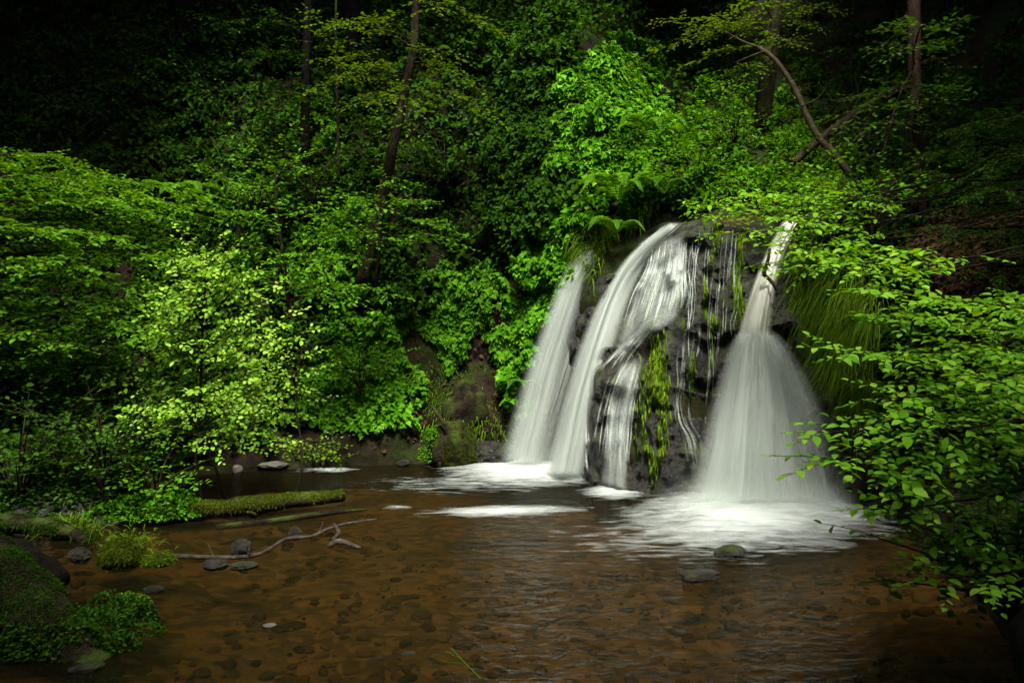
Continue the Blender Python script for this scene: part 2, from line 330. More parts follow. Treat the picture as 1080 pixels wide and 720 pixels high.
# ------------------------------------------------------------------ the lie of the land
# columns of the far bank: distance of its face along each line of sight (row -> metres)
COLS = [
 (-400, [(600, 6.5), (400, 8), (200, 10), (0, 12), (-300, 15)]),
 (0,   [(575, 6.9), (500, 8.6), (400, 10), (200, 12), (0, 14), (-300, 18)]),
 (180, [(506, 9.9), (450, 10.7), (300, 12), (100, 13.5), (0, 14.5), (-300, 19)]),
 (300, [(495, 10.7), (440, 11.2), (300, 12.2), (150, 13.2), (0, 14.5), (-300, 19)]),
 (400, [(491, 11), (440, 11.3), (400, 11.5), (250, 12.3), (100, 13.3), (0, 14.3), (-300, 19)]),
 (480, [(489, 11.1), (440, 11.3), (380, 11.9), (330, 12.1), (200, 12.6), (50, 13.6), (0, 14), (-300, 19)]),
 (545, [(489, 11.2), (400, 11.7), (300, 11.9), (150, 12.3), (30, 13.2), (-300, 19)]),
 (590, [(493, 10.9), (380, 11.3), (300, 11.5), (262, 11.7), (200, 11.8), (100, 12.2), (40, 13), (-300, 19)]),
 (612, [(505, 10.1), (400, 10.6), (300, 11.2), (262, 11.5), (200, 11.8), (100, 12.2), (40, 13), (-300, 19)]),
 (622, [(512, 9.5), (430, 9.75), (390, 10.1), (370, 10.5), (262, 11.4), (200, 11.7), (100, 12.2), (40, 13), (-300, 19.5)]),
 (640, [(516, 9.2), (400, 9.6), (376, 9.9), (350, 10.4), (290, 10.9), (245, 11.5), (200, 11.7), (100, 12.3), (50, 13.1), (-300, 20)]),
 (668, [(520, 9.05), (400, 9.5), (376, 9.8), (340, 10.3), (290, 10.8), (240, 11.3), (200, 11.6), (120, 12.4), (60, 13.5), (-300, 21)]),
 (690, [(522, 8.9), (400, 9.2), (345, 9.45), (333, 9.9), (315, 10.4), (240, 11.1), (225, 11.4), (160, 12.1), (100, 13.5), (50, 15), (-300, 22)]),
 (715, [(524, 8.95), (400, 9.3), (345, 9.55), (333, 9.85), (240, 10.8), (225, 11.2), (170, 12), (100, 13.8), (50, 15.5), (-300, 23)]),
 (735, [(526, 8.9), (440, 9.15), (345, 9.5), (240, 10.5), (225, 10.8), (170, 11.8), (120, 13.5), (60, 17), (-300, 24)]),
 (760, [(527, 8.75), (400, 9.1), (340, 9.4), (300, 9.8), (230, 10.3), (215, 10.7), (170, 11.6), (120, 13.5), (60, 17), (-300, 24)]),
 (810, [(531, 8.6), (400, 9.0), (350, 9.2), (290, 9.7), (240, 10.2), (220, 10.9), (170, 12), (120, 14), (-300, 24)]),
 (860, [(531, 8.55), (380, 8.75), (290, 9.1), (240, 9.7), (200, 10.6), (150, 12.5), (100, 15), (-300, 23)]),
 (930, [(541, 7.9), (400, 8.1), (300, 8.5), (240, 9.3), (200, 10), (150, 12), (100, 14), (-300, 21)]),
 (1000, [(600, 6), (540, 6.4), (400, 7.2), (300, 8.1), (250, 9), (200, 10), (100, 12.5), (-300, 18)]),
 (1080, [(720, 4.0), (600, 4.9), (400, 6.2), (300, 7.4), (200, 9), (100, 11), (-300, 14)]),
 (1400, [(720, 3.8), (600, 4.2), (400, 5), (300, 6), (200, 7.5), (100, 9), (-300, 11)]),
]
CX = np.array([c[0] for c in COLS], float)
def base_py(px): return np.interp(px, CX, [c[1][0][0] for c in COLS])
def Ysurf(px, py):
    px, py = np.broadcast_arrays(np.asarray(px, float), np.asarray(py, float))
    tab = np.stack([np.interp(-py, [-a for a, _ in c[1]], [b for _, b in c[1]]) for c in COLS], 0)
    k = np.clip(np.searchsorted(CX, px) - 1, 0, len(CX) - 2)
    t = np.clip((px - CX[k]) / (CX[k + 1] - CX[k]), 0, 1)
    a = np.take_along_axis(tab, k[None], 0)[0]; b = np.take_along_axis(tab, (k + 1)[None], 0)[0]
    return a + (b - a) * t
def bankY(px, py):
    y = Ysurf(px, py); q = P(px, py, y)
    return y + (fbm(q * .9, 1, 4) - .5) * .7 * ss(540, 500, py) + (fbm(q * 3.1, 9, 3) - .5) * .2
def rockmask(px, py):
    # where the bare rock of the falls stands proud of the bank
    l = np.interp(py, [200, 235, 262, 300, 400, 500, 560], [700, 680, 616, 592, 575, 560, 555])
    r = np.interp(py, [200, 240, 300, 400, 470, 560], [800, 830, 850, 880, 925, 955])
    return ss(-12, 22, px - l) * ss(-12, 22, r - px) * ss(-6, 12, py - np.interp(px, [590, 640, 700, 760, 840, 940], [276, 252, 230, 226, 238, 384]))
def rockY(px, py, fine=1.0):
    y = Ysurf(px, py); q = P(px, py, y)
    rid = 1 - np.abs(fbm(q * np.array([1.7, 1.7, 1.2]), 21, 4) - .5) * 2
    d = (rid - .75) * .5 + (fbm(q * np.array([5, 5, 3.2]), 31, 4) - .5) * .24 + fine * (fbm(q * np.array([13, 13, 7]), 37, 4) - .5) * .12
    st = q[..., 2] * 2.6 + fbm(q * 1.5, 5, 2) * 1.6; fr = st - np.floor(st)      # rough ledges
    d = d - (ss(.0, .25, fr) * (1 - fr)) * .10
    m = rockmask(px, py)
    return y - (.10 + d) * m + .35 * (1 - m)
def normal_at(fn, px, py, e=2.0):
    a = P(px + e, py, fn(px + e, py)) - P(px - e, py, fn(px - e, py)); b = P(px, py - e, fn(px, py - e)) - P(px, py + e, fn(px, py + e))
    return nrm(np.cross(a, b))

# bank sheet
U = np.concatenate([np.arange(-400, 0, 12), np.arange(0, 1090, 5), np.arange(1090, 1401, 12)]).astype(float); NV = 190
v = np.linspace(0, 1, NV)
px = np.repeat(U[:, None], NV, 1); py = base_py(U)[:, None] + (-300 - base_py(U)[:, None]) * v[None]
q = P(px, py, bankY(px, py))
skirt = q[:, :1].copy(); skirt[..., 2] -= .8; skirt[..., 1] -= .12
q = np.concatenate([skirt, q], 1)
obj('bank', make_mesh('bank', q.reshape(-1, 3), [grid_faces(len(U), NV + 1)], [M['soil']], True), kind='structure')

# ground: stream bed, shores and the sides of the glen round the viewer
gx = np.concatenate([np.arange(-45, -8, 1.2), np.arange(-8, 8, .09), np.arange(8, 45, 1.2)]); gy = np.concatenate([np.arange(-45, 1, 1.2), np.arange(1, 13, .09), np.arange(13, 45, 1.2)])
X, Y = np.meshgrid(gx, gy, indexing='ij')
def groundZ(X, Y):
    X = np.asarray(X, float); Y = np.asarray(Y, float); q = np.stack([X, Y, X * 0], -1)
    w = (fbm(q * .9, 41, 3) - .5) * .9
    xl = np.interp(Y, [-45, 2, 4.2, 5.4, 6.6, 7.2, 7.9, 8.5, 9.2, 10.5, 12], [-3.5, -3.1, -2.9, -3.6, -4.25, -3.75, -3.0, -4.0, -4.6, -4.2, -2]) + w * .5
    xr = np.interp(Y, [-45, 2, 4, 6, 8, 12], [4.5, 3.1, 3.0, 3.4, 4.2, 6]) + w * .4
    d = np.maximum(xl - X, X - xr)
    z = np.where(d < 0, -.07 - .28 * ss(0, 2.2, -d), -.07 + .25 * ss(0, .7, d) + .12 * np.maximum(d - .4, 0) + np.maximum(d - 1.6, 0) * .85)
    z = z + (fbm(q * 2.5, 51, 4) - .5) * .10 + np.maximum(Y - 15, 0) * .9 * (d < 0) + np.maximum(-Y - 16, 0) * .5  # unseen rises ahead and behind added to block low sky light
    z = np.where((Y > 8.8) & (d < 0), np.minimum(z, -.3) + np.maximum(Y - 15, 0) * .9, z)
    return np.minimum(z, 17 + 2 * w)
Z = groundZ(X, Y)
obj('ground', make_mesh('ground', np.stack([X, Y, Z], -1).reshape(-1, 3), [grid_faces(len(gx), len(gy))], [M['bed']], True), kind='structure')

# water
wx = np.linspace(-9, 9, 60); wy = np.linspace(-30, 12.2, 90); X, Y = np.meshgrid(wx, wy, indexing='ij')
obj('water', make_mesh('water', np.stack([X, Y, X * 0], -1).reshape(-1, 3), [grid_faces(60, 90)], [M['water']], True), kind='structure')

# rock face of the falls
ru = np.arange(545, 965, 1.6); NR = 230
px = np.repeat(ru[:, None], NR, 1); b0 = base_py(ru)[:, None] + 14; py = b0 + (206 - b0) * np.linspace(0, 1, NR)[None]
q = P(px, py, rockY(px, py)); q[:, 0, 2] -= .4
bk = q[:, -1:] + np.array([0, 1.2, -.2])
q = np.concatenate([q, bk], 1)
rock = obj('rock_face', make_mesh('rock_face', q.reshape(-1, 3), [grid_faces(len(ru), NR + 1)], [M['rock']], True), None,
           'dark wet rock face with ledges behind the white falls', 'rock face')

def blades(name, base, dirs, L, w, m, bend=1.0, grav=(0, 0, -1), seg=4):
    """many narrow bent blades in one mesh"""
    n = len(base); t = np.linspace(0, 1, seg + 1)
    L = np.asarray(L)[:, None, None]; g = np.asarray(grav, float)
    c = base[:, None] + L * (dirs[:, None] * t[None, :, None] + bend * g * (t ** 2)[None, :, None] * .5)
    sd = nrm(np.cross(dirs, rng.normal(0, 1, (n, 3))))[:, None]
    ww = (np.asarray(w) if np.ndim(w) else np.full(n, w))[:, None, None] * (1 - .85 * t ** 1.5)[None, :, None]
    V = np.stack([c - sd * ww, c + sd * ww], 2)          # n, seg+1, 2, 3
    i = np.arange(n)[:, None] * (seg + 1) * 2 + np.arange(seg)[None] * 2
    i = i.ravel(); Q = np.stack([i, i + 1, i + 3, i + 2], -1)
    return make_mesh(name, V.reshape(-1, 3), [Q], [m])

# hanging moss on the rock: strands that follow the rock downwards
def rock_moss(poly_rows, n, L, label):
    ys = np.array([p[0] for p in poly_rows], float); xl = [p[1] for p in poly_rows]; xr = [p[2] for p in poly_rows]
    py = rng.uniform(ys.min(), ys.max(), n); a = np.interp(py, ys, xl); b = np.interp(py, ys, xr); px = (a + b) / 2 + (b - a) * .5 * rng.normal(0, .62, n); py = py + rng.normal(0, 14, n)
    k = fbm(np.stack([px * .09, py * .02, px * 0], -1), 61, 3) > .5
    px, py = px[k], py[k]; n = len(px); seg = 5
    ln = L * rng.uniform(.4, 1.2, n); t = np.linspace(0, 1, seg + 1)
    PX = px[:, None] + (rng.normal(0, 1.2, n)[:, None] * t) ; PY = py[:, None] + ln[:, None] * t
    off = (.02 + .05 * np.sin(t * 3.0))[None] * rng.uniform(.4, 1.4, n)[:, None]
    c = P(PX, PY, rockY(PX, PY) - off)
    w = rng.uniform(.003, .007, n)[:, None, None] * np.array([.6, 1, 1.1, 1, .7, .15])[None, :, None]
    sd = nrm(np.stack([np.ones(n), rng.normal(0, .5, n), rng.normal(0, .15, n)], -1))[:, None]
    V = np.stack([c - sd * w, c + sd * w], 2); i = (np.arange(n)[:, None] * (seg + 1) * 2 + np.arange(seg)[None] * 2).ravel()
    obj('moss_patch', make_mesh('moss_patch', V.reshape(-1, 3), [np.stack([i, i + 1, i + 3, i + 2], -1)], [M['moss']]), rock, label)
rock_moss([(368, 686, 698), (400, 684, 706), (430, 676, 708), (455, 674, 702), (485, 688, 700)], 900, 14, 'bright yellow green moss hanging down the middle buttress')
rock_moss([(285, 722, 745), (310, 718, 764), (336, 722, 754)], 900, 14, None)
rock_moss([(340, 726, 732), (400, 727, 733)], 120, 14, None)
rock_moss([(262, 768, 784), (316, 770, 790)], 420, 16, None)
rock_moss([(345, 672, 684), (375, 676, 690)], 120, 12, None)
rock_moss([(350, 745, 752), (372, 742, 752)], 60, 12, None)
rock_moss([(222, 735, 760), (246, 728, 780)], 380, 10, None)

# ------------------------------------------------------------------ the falls
def loft(left, right, nu=40, nv=70, bulge=.0, jit=.03, seed=0, ef=.18, v0=.06, v1=.04, gain=1.0, uvo=0.0, hug=None, skew=0.0):
    """sheet of falling water between two edges given as (px, py, Y)"""
    A = smooth_path(left, nv); B = smooth_path(right, nv); u = np.linspace(0, 1, nu)[:, None, None]
    s = A[None] * (1 - u) + B[None] * u
    if hug is not None:
        yy = rockY(s[..., 0], s[..., 1], 0.0)
        for _ in range(16): yy = (np.pad(yy, ((1, 1), (0, 0)), 'edge')[:-2] + yy + np.pad(yy, ((1, 1), (0, 0)), 'edge')[2:] + np.pad(yy, ((0, 0), (1, 1)), 'edge')[:, :-2] + np.pad(yy, ((0, 0), (1, 1)), 'edge')[:, 2:]) / 5
        s[..., 2] = np.minimum(yy, rockY(s[..., 0], s[..., 1]) + hug - .02) - hug
    s[..., 2] -= bulge * np.sin(np.pi * u[..., 0]) 
    V = P(s[..., 0], s[..., 1], s[..., 2])
    vv = np.linspace(0, 1, nv)[None] + u[..., 0] * 0
    uu = u[..., 0] + vv * 0
    wid = np.linalg.norm(V[-1] - V[0], axis=-1)
    fold = fbm(np.stack([uu * 9 + seed, vv * 1.5, uu * 0 + seed], -1), seed, 3) - .5
    V[..., 1] -= fold * jit * 4
    e = ss(0, ef, uu) * ss(0, ef, 1 - uu) * ss(0, max(v0, 1e-3), vv) * ss(0, max(v1, 1e-3), 1 - vv)
    e = e * (1 - skew * uu)
    ln = np.concatenate([[0], np.cumsum(np.linalg.norm(np.diff(V.mean(0), axis=0), axis=-1))])
    uv = np.stack([uu * max(wid.mean(), .2) + uvo, ln[None] + uu * 0 + uvo * 3], -1)
    return V.reshape(-1, 3), grid_faces(nu, nv), uv.reshape(-1, 2), (e * gain).ravel()
def falls(parent, name, sheets, m, label=None):
    V = []; Fc = []; uv = []; de = []; n = 0
    for s in sheets:
        V.append(s[0]); Fc.append(s[1] + n); uv.append(s[2]); de.append(s[3]); n += len(s[0])
    return obj(name, make_mesh(name, np.concatenate(V), [np.concatenate(Fc)], [m], True, np.concatenate(uv), {'dens': np.concatenate(de)}), parent, label)
def strands(paths, w=.012, jitpx=3, hug=.05, n=1, seg=26, gain=.4):
    """thin runs of water down the rock; paths of (px, py)"""
    out = []
    for pth in paths:
        for k in range(n):
            s = smooth_path(pth, seg * 2); a0 = int(seg * 2 * (rng.uniform(0, .35) if n > 1 or len(paths) > 20 else 0)); a1 = int(seg * 2 * (rng.uniform(.65, 1) if n > 1 or len(paths) > 20 else 1)); s = s[np.linspace(a0, a1 - 1, seg).astype(int)]; s = s[:, :2] + rng.normal(0, jitpx, 2) * np.array([1, .2])
            s[:, 0] += (vnoise(np.stack([s[:, 1] * .05, np.full(seg, rng.uniform(0, 99)), np.zeros(seg)], -1)) - .5) * 2.5
            yy = rockY(s[:, 0], s[:, 1], .5); yy = np.minimum(yy, np.convolve(np.pad(yy, 2, 'edge'), np.ones(5) / 5, 'valid')) - hug
            c = P(s[:, 0], s[:, 1], yy); ww = w * rng.uniform(.5, 1.4) * (0.7 + .6 * vnoise(np.stack([np.arange(seg) * .3, np.full(seg, rng.uniform(0, 99)), np.zeros(seg)], -1)))
            u = np.linspace(-1, 1, 4)[:, None, None]
            V = c[None] + u * ww[None, :, None] * np.array([1, 0, 0]) + (u ** 2) * ww[None, :, None] * np.array([0, 1, 0])
            vv = np.linspace(0, 1, seg)[None] + u[..., 0] * 0; uu = u[..., 0] + vv * 0
            de = (1 - np.abs(uu) ** 2) * ss(0, .2, vv) * ss(0, .2, 1 - vv) * gain * rng.uniform(.5, 1.2)
            uv = np.stack([uu * .05 + rng.uniform(0, 50), vv * 1.5 + rng.uniform(0, 50)], -1)
            out.append((V.reshape(-1, 3), grid_faces(4, seg), uv.reshape(-1, 2), de.ravel()))
    return out
cas = thing('waterfall', 'broad white waterfall sweeping down the left of the rock in veils and strands', 'waterfall', P(600, 500, 10.3))
A_l = [(606, 262, 11.3), (581, 310, 11.1), (555, 378, 10.95), (537, 435, 10.88), (522, 490, 10.8)]
A_r = [(641, 258, 11.2), (624, 302, 10.95), (602, 380, 10.8), (588, 440, 10.65), (578, 493, 10.55)]
sh = [loft(A_l, A_r, bulge=.10, seed=3, gain=.6, ef=.4, v0=.1), loft([(a + 3, b, c - .1) for a, b, c in A_l], [(a - 6, b, c - .1) for a, b, c in A_r], bulge=.1, seed=5, gain=.5, uvo=7.3, ef=.35),
      loft([(a + 8, b + 60, c - .05) for a, b, c in A_l[:-1]], [(a - 8, b + 60, c - .05) for a, b, c in A_r[:-1]], bulge=.05, seed=6, gain=.5, uvo=3.3, ef=.4)]
falls(cas, 'water_stream', sh, M['fall'], 'thin far left stream')
B_l = [(706, 234, 11.0), (668, 262, 10.95), (636, 304, 10.8), (610, 360, 10.55), (591, 418, 10.3), (577, 468, 10.15), (565, 500, 10.1)]
B_r = [(722, 236, 10.75), (692, 266, 10.65), (672, 302, 10.45), (654, 356, 10.1), (638, 412, 9.85), (629, 462, 9.75), (622, 506, 9.7)]
sh = [loft(B_l, B_r, 50, 90, bulge=.14, seed=8, gain=.8, ef=.35, v0=.02, jit=.012), loft(B_l, [(a - 8, b, c - .12) for a, b, c in B_r], 50, 90, bulge=.2, seed=9, gain=.75, uvo=5.1, ef=.4, v0=.02, jit=.012),
      loft([(a + 8, b, c - .15) for a, b, c in B_l], [(a - 22, b, c - .2) for a, b, c in B_r], 40, 90, bulge=.2, seed=11, gain=.9, uvo=9.7, ef=.45, v0=.04, jit=.012)]
falls(cas, 'water_stream', sh, M['fall'], 'thick white middle stream')
V_l = [(694, 252, 0), (672, 296, 0), (655, 340, 0), (640, 388, 0)]; V_r = [(724, 244, 0), (726, 285, 0), (722, 320, 0), (716, 338, 0)]
sh = [loft(V_l, V_r, 60, 60, hug=.15, seed=13, gain=.34, ef=.16, jit=.006, v1=.2), loft(V_l, V_r, 60, 60, hug=.2, seed=14, gain=.22, uvo=4.2, ef=.2, jit=.008, v1=.25)]
st = []
for k in range(90):
    u = rng.random(); x0 = 690 + 34 * u; st.append([(x0, 250 - 6 * u), (x0 - 8 + 6 * u, 285), (x0 - 22 + 20 * u, 312), (x0 - 36 + 30 * u, 338 + 18 * (1 - u))])
falls(cas, 'water_veil', sh, M['veil'], 'thin veil over the upper rock')
falls(cas, 'water_strands', strands(st, .007, 1.5, .15, gain=.9), M['strand'])
ledge = [[(712, 336), (690, 334), (672, 350), (655, 366), (638, 384), (626, 396)], [(700, 334), (682, 342), (664, 362), (650, 380), (640, 396)]]
falls(cas, 'water_strands', strands(ledge, .015, 4, .09, 8), M['strand'], 'water running along the ledge')
C_l = [(652, 380, 0), (642, 420, 0), (636, 470, 0), (632, 510, 0)]; C_r = [(682, 372, 0), (672, 420, 0), (664, 470, 0), (662, 519, 0)]
sh = [loft(C_l, C_r, 40, 60, hug=.15, seed=15, gain=.38, ef=.25, jit=.006, v0=.12), loft(C_l, C_r, 40, 60, hug=.2, seed=16, gain=.26, uvo=2.7, ef=.3, jit=.008, v0=.15)]
falls(cas, 'water_veil', sh, M['veil'], 'thin veil over the lower buttress')
st = [[(668, 376), (652, 405), (641, 455), (635, 510)], [(672, 378), (662, 420), (656, 470), (655, 518)], [(664, 378), (648, 420), (644, 470), (645, 516)], [(676, 374), (666, 410), (660, 450), (658, 518)]]
falls(cas, 'water_strands', strands(st, .009, 4, .14, 8, gain=.55), M['strand'])
st = [[(720, 240), (721, 280), (727, 310), (722, 334)], [(722, 244), (732, 282), (744, 300)], [(720, 262), (716, 300), (714, 330)]]
falls(cas, 'water_strands', strands(st, .007, 3, .08, 4), M['strand'])
st = []
for k in range(16):
    x0 = rng.uniform(722, 785); y0 = rng.uniform(235, 330); st.append([(x0, y0), (x0 - 3 + rng.normal(0, 2), y0 + 35), (x0 - 5 + rng.normal(0, 3), y0 + rng.uniform(60, 110))])
falls(cas, 'water_strands', strands(st, .006, 2, .08, 2, gain=.55), M['strand'], 'faint trickles over the right of the rock')
st = [[(619, 432), (614, 460), (616, 504)], [(617, 440), (620, 470), (619, 506)]]
falls(cas, 'water_strands', strands(st, .014, 1.5, .10, 2), M['strand'])
st = [[(727, 346), (723, 380), (722, 410), (721, 448)], [(724, 395), (719, 425), (722, 446), (732, 466), (737, 495), (737, 526)], [(720, 400), (717, 440), (727, 462), (733, 495), (733, 526)]]
falls(cas, 'water_strands', strands(st, .007, 3.5, .07, 6), M['strand'], 'trickles right of the hanging moss')
st = [[(757, 270), (748, 330), (750, 385), (746, 440)], [(752, 365), (747, 420), (746, 455)], [(772, 232), (768, 270), (764, 300)]]
falls(cas, 'water_strands', strands(st, .006, 3, .06, 3, gain=.6), M['strand'])

plu = thing('waterfall', 'right hand waterfall jetting through a narrow notch and spreading into a round white fan', 'waterfall', P(810, 530, 8.5))
J_l = [(828, 226, 10.3), (807, 266, 9.75), (787, 318, 9.2), (771, 372, 8.85)]; J_r = [(850, 230, 10.2), (828, 268, 9.6), (818, 312, 9.1), (812, 372, 8.8)]
falls(plu, 'water_jet', [loft(J_l, J_r, 30, 50, bulge=.12, seed=17, ef=.25, v1=.14), loft(J_l, [(a - 3, b, c) for a, b, c in J_r], 30, 50, bulge=.2, seed=18, ef=.35, v1=.2, uvo=3)], M['jet'], 'straight brown tinged jet')
def fan(o, seed, gain, spread=1.0, up=0.0, ef=.3, right=0.0, skew=.42):
    c = 808
    l = [(788, 342), (772, 362), (756, 408), (741, 466), (725, 529)]; r = [(808, 342), (831, 363), (856, 409), (876, 464), (893, 531)]
    yy = [8.85, 8.62, 8.45, 8.34, 8.27]
    L_ = [(c + (a - c) * spread, b + up * (1 - k / 4), y - o) for k, ((a, b), y) in enumerate(zip(l, yy))]
    R_ = [(c + (a - c) * spread + right * k / 4, b + up * (1 - k / 4), y - o) for k, ((a, b), y) in enumerate(zip(r, yy))]
    return loft(L_, R_, 60, 70, bulge=.24, seed=seed, gain=gain, uvo=seed * 1.7, ef=ef, v0=.2, v1=.02, skew=skew)
falls(plu, 'water_fan', [fan(-.06, 21, .8, 1.08, 0, .16), fan(.04, 22, .78, .92, 4, .2), fan(.10, 23, .75, .66, 2, .4), fan(.16, 24, .5, .45, 0, .45), fan(-.02, 25, .32, 1.12, 14, .4, 12), fan(.0, 26, .22, 1.2, 30, .5, 26)], M['fan'])
mist = [loft([(705 - 8 * k, 496 - 6 * k, 8.2 - .1 * k), (700 - 10 * k, 520, 8.15 - .1 * k), (690 - 10 * k, 541 + 3 * k, 8.05 - .12 * k)], [(900 + 8 * k, 500 - 6 * k, 8.2 - .1 * k), (905 + 8 * k, 520, 8.15 - .1 * k), (915 + 6 * k, 541 + 3 * k, 8.05 - .12 * k)], 40, 16, .1, .03, 30 + k, .3, .95, .05, .3, 2.2 * k) for k in range(3)]
falls(plu, 'spray', mist, M['fall'])
# foam
def foam(label, cx, cy, rx, ry, h=.02, gain=1.0, nx=90, ny=40, shape=None, z0=.012, power=1.0):
    u = np.linspace(-1, 1, nx)[:, None]; w = np.linspace(-1, 1, ny)[None]; uu = u + w * 0; ww = w + u * 0
    px = cx + rx * uu; py = cy + ry * ww + (shape(uu) if shape else 0)
    q = W(px, py, z0); r2 = uu ** 2 + ww ** 2
    n = fbm(q * np.array([4, 5, 1]), 71, 4)
    de = (np.clip(1 - np.sqrt(r2), 0, 1) ** power) * gain
    q[..., 2] = z0 + h * np.clip(1 - r2, 0, 1) * (.4 + 1.2 * n) * ss(-1, -.2, -ww)
    obj('foam', make_mesh('foam', q.reshape(-1, 3), [grid_faces(nx, ny)], [M['foam']], True, None, {'dens': de.ravel()}), None, label, 'foam', None, 'stuff')
foam('white foam spreading from under the right fan of water', 800, 548, 178, 42, .06, 1.12, 150, 70, power=.9)
foam('white foam where the left streams land', 556, 497, 100, 20, .05, 1.2, power=.8)
foam('small foam patch at the foot of the middle strands', 648, 519, 44, 10, .03, 1.1)
foam('long white foam streak floating across the pool', 532, 539, 108, 8, .015, .98, shape=lambda u: -2 * u)
foam('thin foam line along the far left shore', 345, 495.5, 42, 3.2, .02, .95)
foam('small foam fleck at the end of the mossy log', 418, 535, 22, 3, .01, .58)
foam('thin foam line beside the left stream', 475, 492, 36, 3, .01, .8)

foam('broken trails of foam drifting from the right fall towards the viewer', 720, 570, 200, 36, .01, .40, 150, 60)
foam('broken trails of foam drifting from the left streams', 490, 510, 150, 16, .01, .42, 130, 40)

# ------------------------------------------------------------------ unseen canopy added overhead, shaped to let light in only over the pool
def canopy_mesh():
    n = 5200; c = rng.normal(0, 1, (90, 3)); c = nrm(c) * rng.uniform(.35, 1, (90, 1)) * np.array([3.0, 3.0, 1.7])
    k = rng.integers(0, 90, n); p = c[k] + rng.normal(0, .42, (n, 3))
    return leaf_mesh('crown', p, nrm(rng.normal(0, 1, (n, 3)) + np.array([0, 0, -.2])), np.array([0, 0, 1.0]) + rng.normal(0, .45, (n, 3)), rng.uniform(.22, .42, n), M['dark'], T_FAR, 1.3)
CM = canopy_mesh()
def canopy_trunk(h):
    t = Tubes(); t.add([(0, 0, -1), (.1, .05, h * .4), (-.1, .1, h)], [.22, .1], 10, 12, .15)
    for a in range(5):
        d = np.array([math.cos(a * 1.26), math.sin(a * 1.26), .45]); t.add([np.array([0, .05, h * .75 + a * .3]), np.array([0, .05, h * .8 + a * .3]) + d * 2.2], [.06, .015], 6)
    return t.mesh('trunk', M['darkbark'])
TM = canopy_trunk(11.0)
CANOPY = [(-7.4, -1.8, 1), (-9.1, 3.0, 1), (-9.0, 7.4, 1.05), (-7.8, 11.2, 1.15), (-2.8, 13.6, 1.0), (2.2, 14.6, 1.0), (8.7, 12.6, 1.25), (7.4, 8.4, 1), (7.0, 3.6, 1), (6.5, -1.5, 1),
          (-3.6, -2.5, 1.0), (0.7, -4.8, 1.05), (-12.5, 0, 1.3), (-13, 6, 1.3), (-12.5, 12, 1.3), (-9, 18, 1.3), (-2, 20, 1.3), (5, 20.5, 1.3), (11, 17, 1.3), (12.5, 10, 1.3), (12.5, 3, 1.3),
          (11, -4, 1.3), (5.5, -9, 1.3), (-1.5, -10.5, 1.3), (-8, -8, 1.3), (4.7, -3.3, .9)]
for i, (x, y, s) in enumerate(CANOPY):
    g = float(groundZ(x, y)); zc = 11.2
    t = thing('added_shade_tree', 'unseen tree added above the view to shade the glen', 'tree', (x, y, g), 'unseen trees added to shade the glen')
    c = obj('crown', CM, t); c.location = (0, 0, zc - g); c.scale = (s, s, 1.0); c.rotation_euler = (0, 0, i * 2.1); c.matrix_parent_inverse.identity()
    k = obj('trunk', TM, t); k.scale = (1, 1, max(.3, (zc - g) / 11.0)); k.matrix_parent_inverse.identity()
# ------------------------------------------------------------------ plants on the bank
def inside(px, py, poly):
    r = np.zeros(len(px), bool); n = len(poly)
    for i in range(n):
        (x0, y0), (x1, y1) = poly[i], poly[(i + 1) % n]
        c = (y0 > py) != (y1 > py)
        r ^= c & (px < (x1 - x0) * (py - y0) / ((y1 - y0) or 1e-9) + x0)
    return r
def scatter(n, poly, rag=14, gap=.40, gs=1.0, seed=0, fn=bankY):
    a = np.array(poly, float); lo = a.min(0) - rag; hi = a.max(0) + rag
    px = rng.uniform(lo[0], hi[0], n * 3); py = rng.uniform(lo[1], hi[1], n * 3)
    q0 = np.stack([px * .03, py * .03, px * 0], -1)
    jx = (fbm(q0, seed + 1, 3) - .5) * rag * 4; jy = (fbm(q0, seed + 7, 3) - .5) * rag * 4
    k = inside(px + jx, py + jy, poly); px, py = px[k], py[k]
    q = P(px, py, fn(px, py)); k = fbm(q * 1.6 * gs, seed, 3) + rng.uniform(-.08, .08, len(px)) > gap
    return px[k][:n], py[k][:n]
def cover(name, label, cat, n, poly, m, size, tpl=T_IVY, lump=.35, up=.5, down=.8, rag=14, gap=.40, gs=1.0, seed=0, kind=None, parent=None, fn=bankY, rnd=.45):
    px, py = scatter(n, poly, rag, gap, gs, seed, fn); Y = fn(px, py); q = P(px, py, Y); nn = normal_at(fn, px, py)
    nn = np.where((nn[:, 1] > 0)[:, None], -nn, nn)
    off = lump * np.clip((fbm(q * 2.6 * gs, seed + 3, 3) - .35) * 2.2, 0, 1) * rng.uniform(.35, 1, len(px)) + .02
    q = q + nn * off[:, None]
    D = np.array([0, 0, -down]) + nn * .35 + rng.normal(0, rnd, q.shape); Nn = nn + np.array([0, 0, up]) + rng.normal(0, rnd * .8, q.shape)
    S = size * rng.uniform(.55, 1.2, len(px))
    return obj(name, leaf_mesh(name, q, D, Nn, S, m, tpl), parent, label, cat, None, kind)

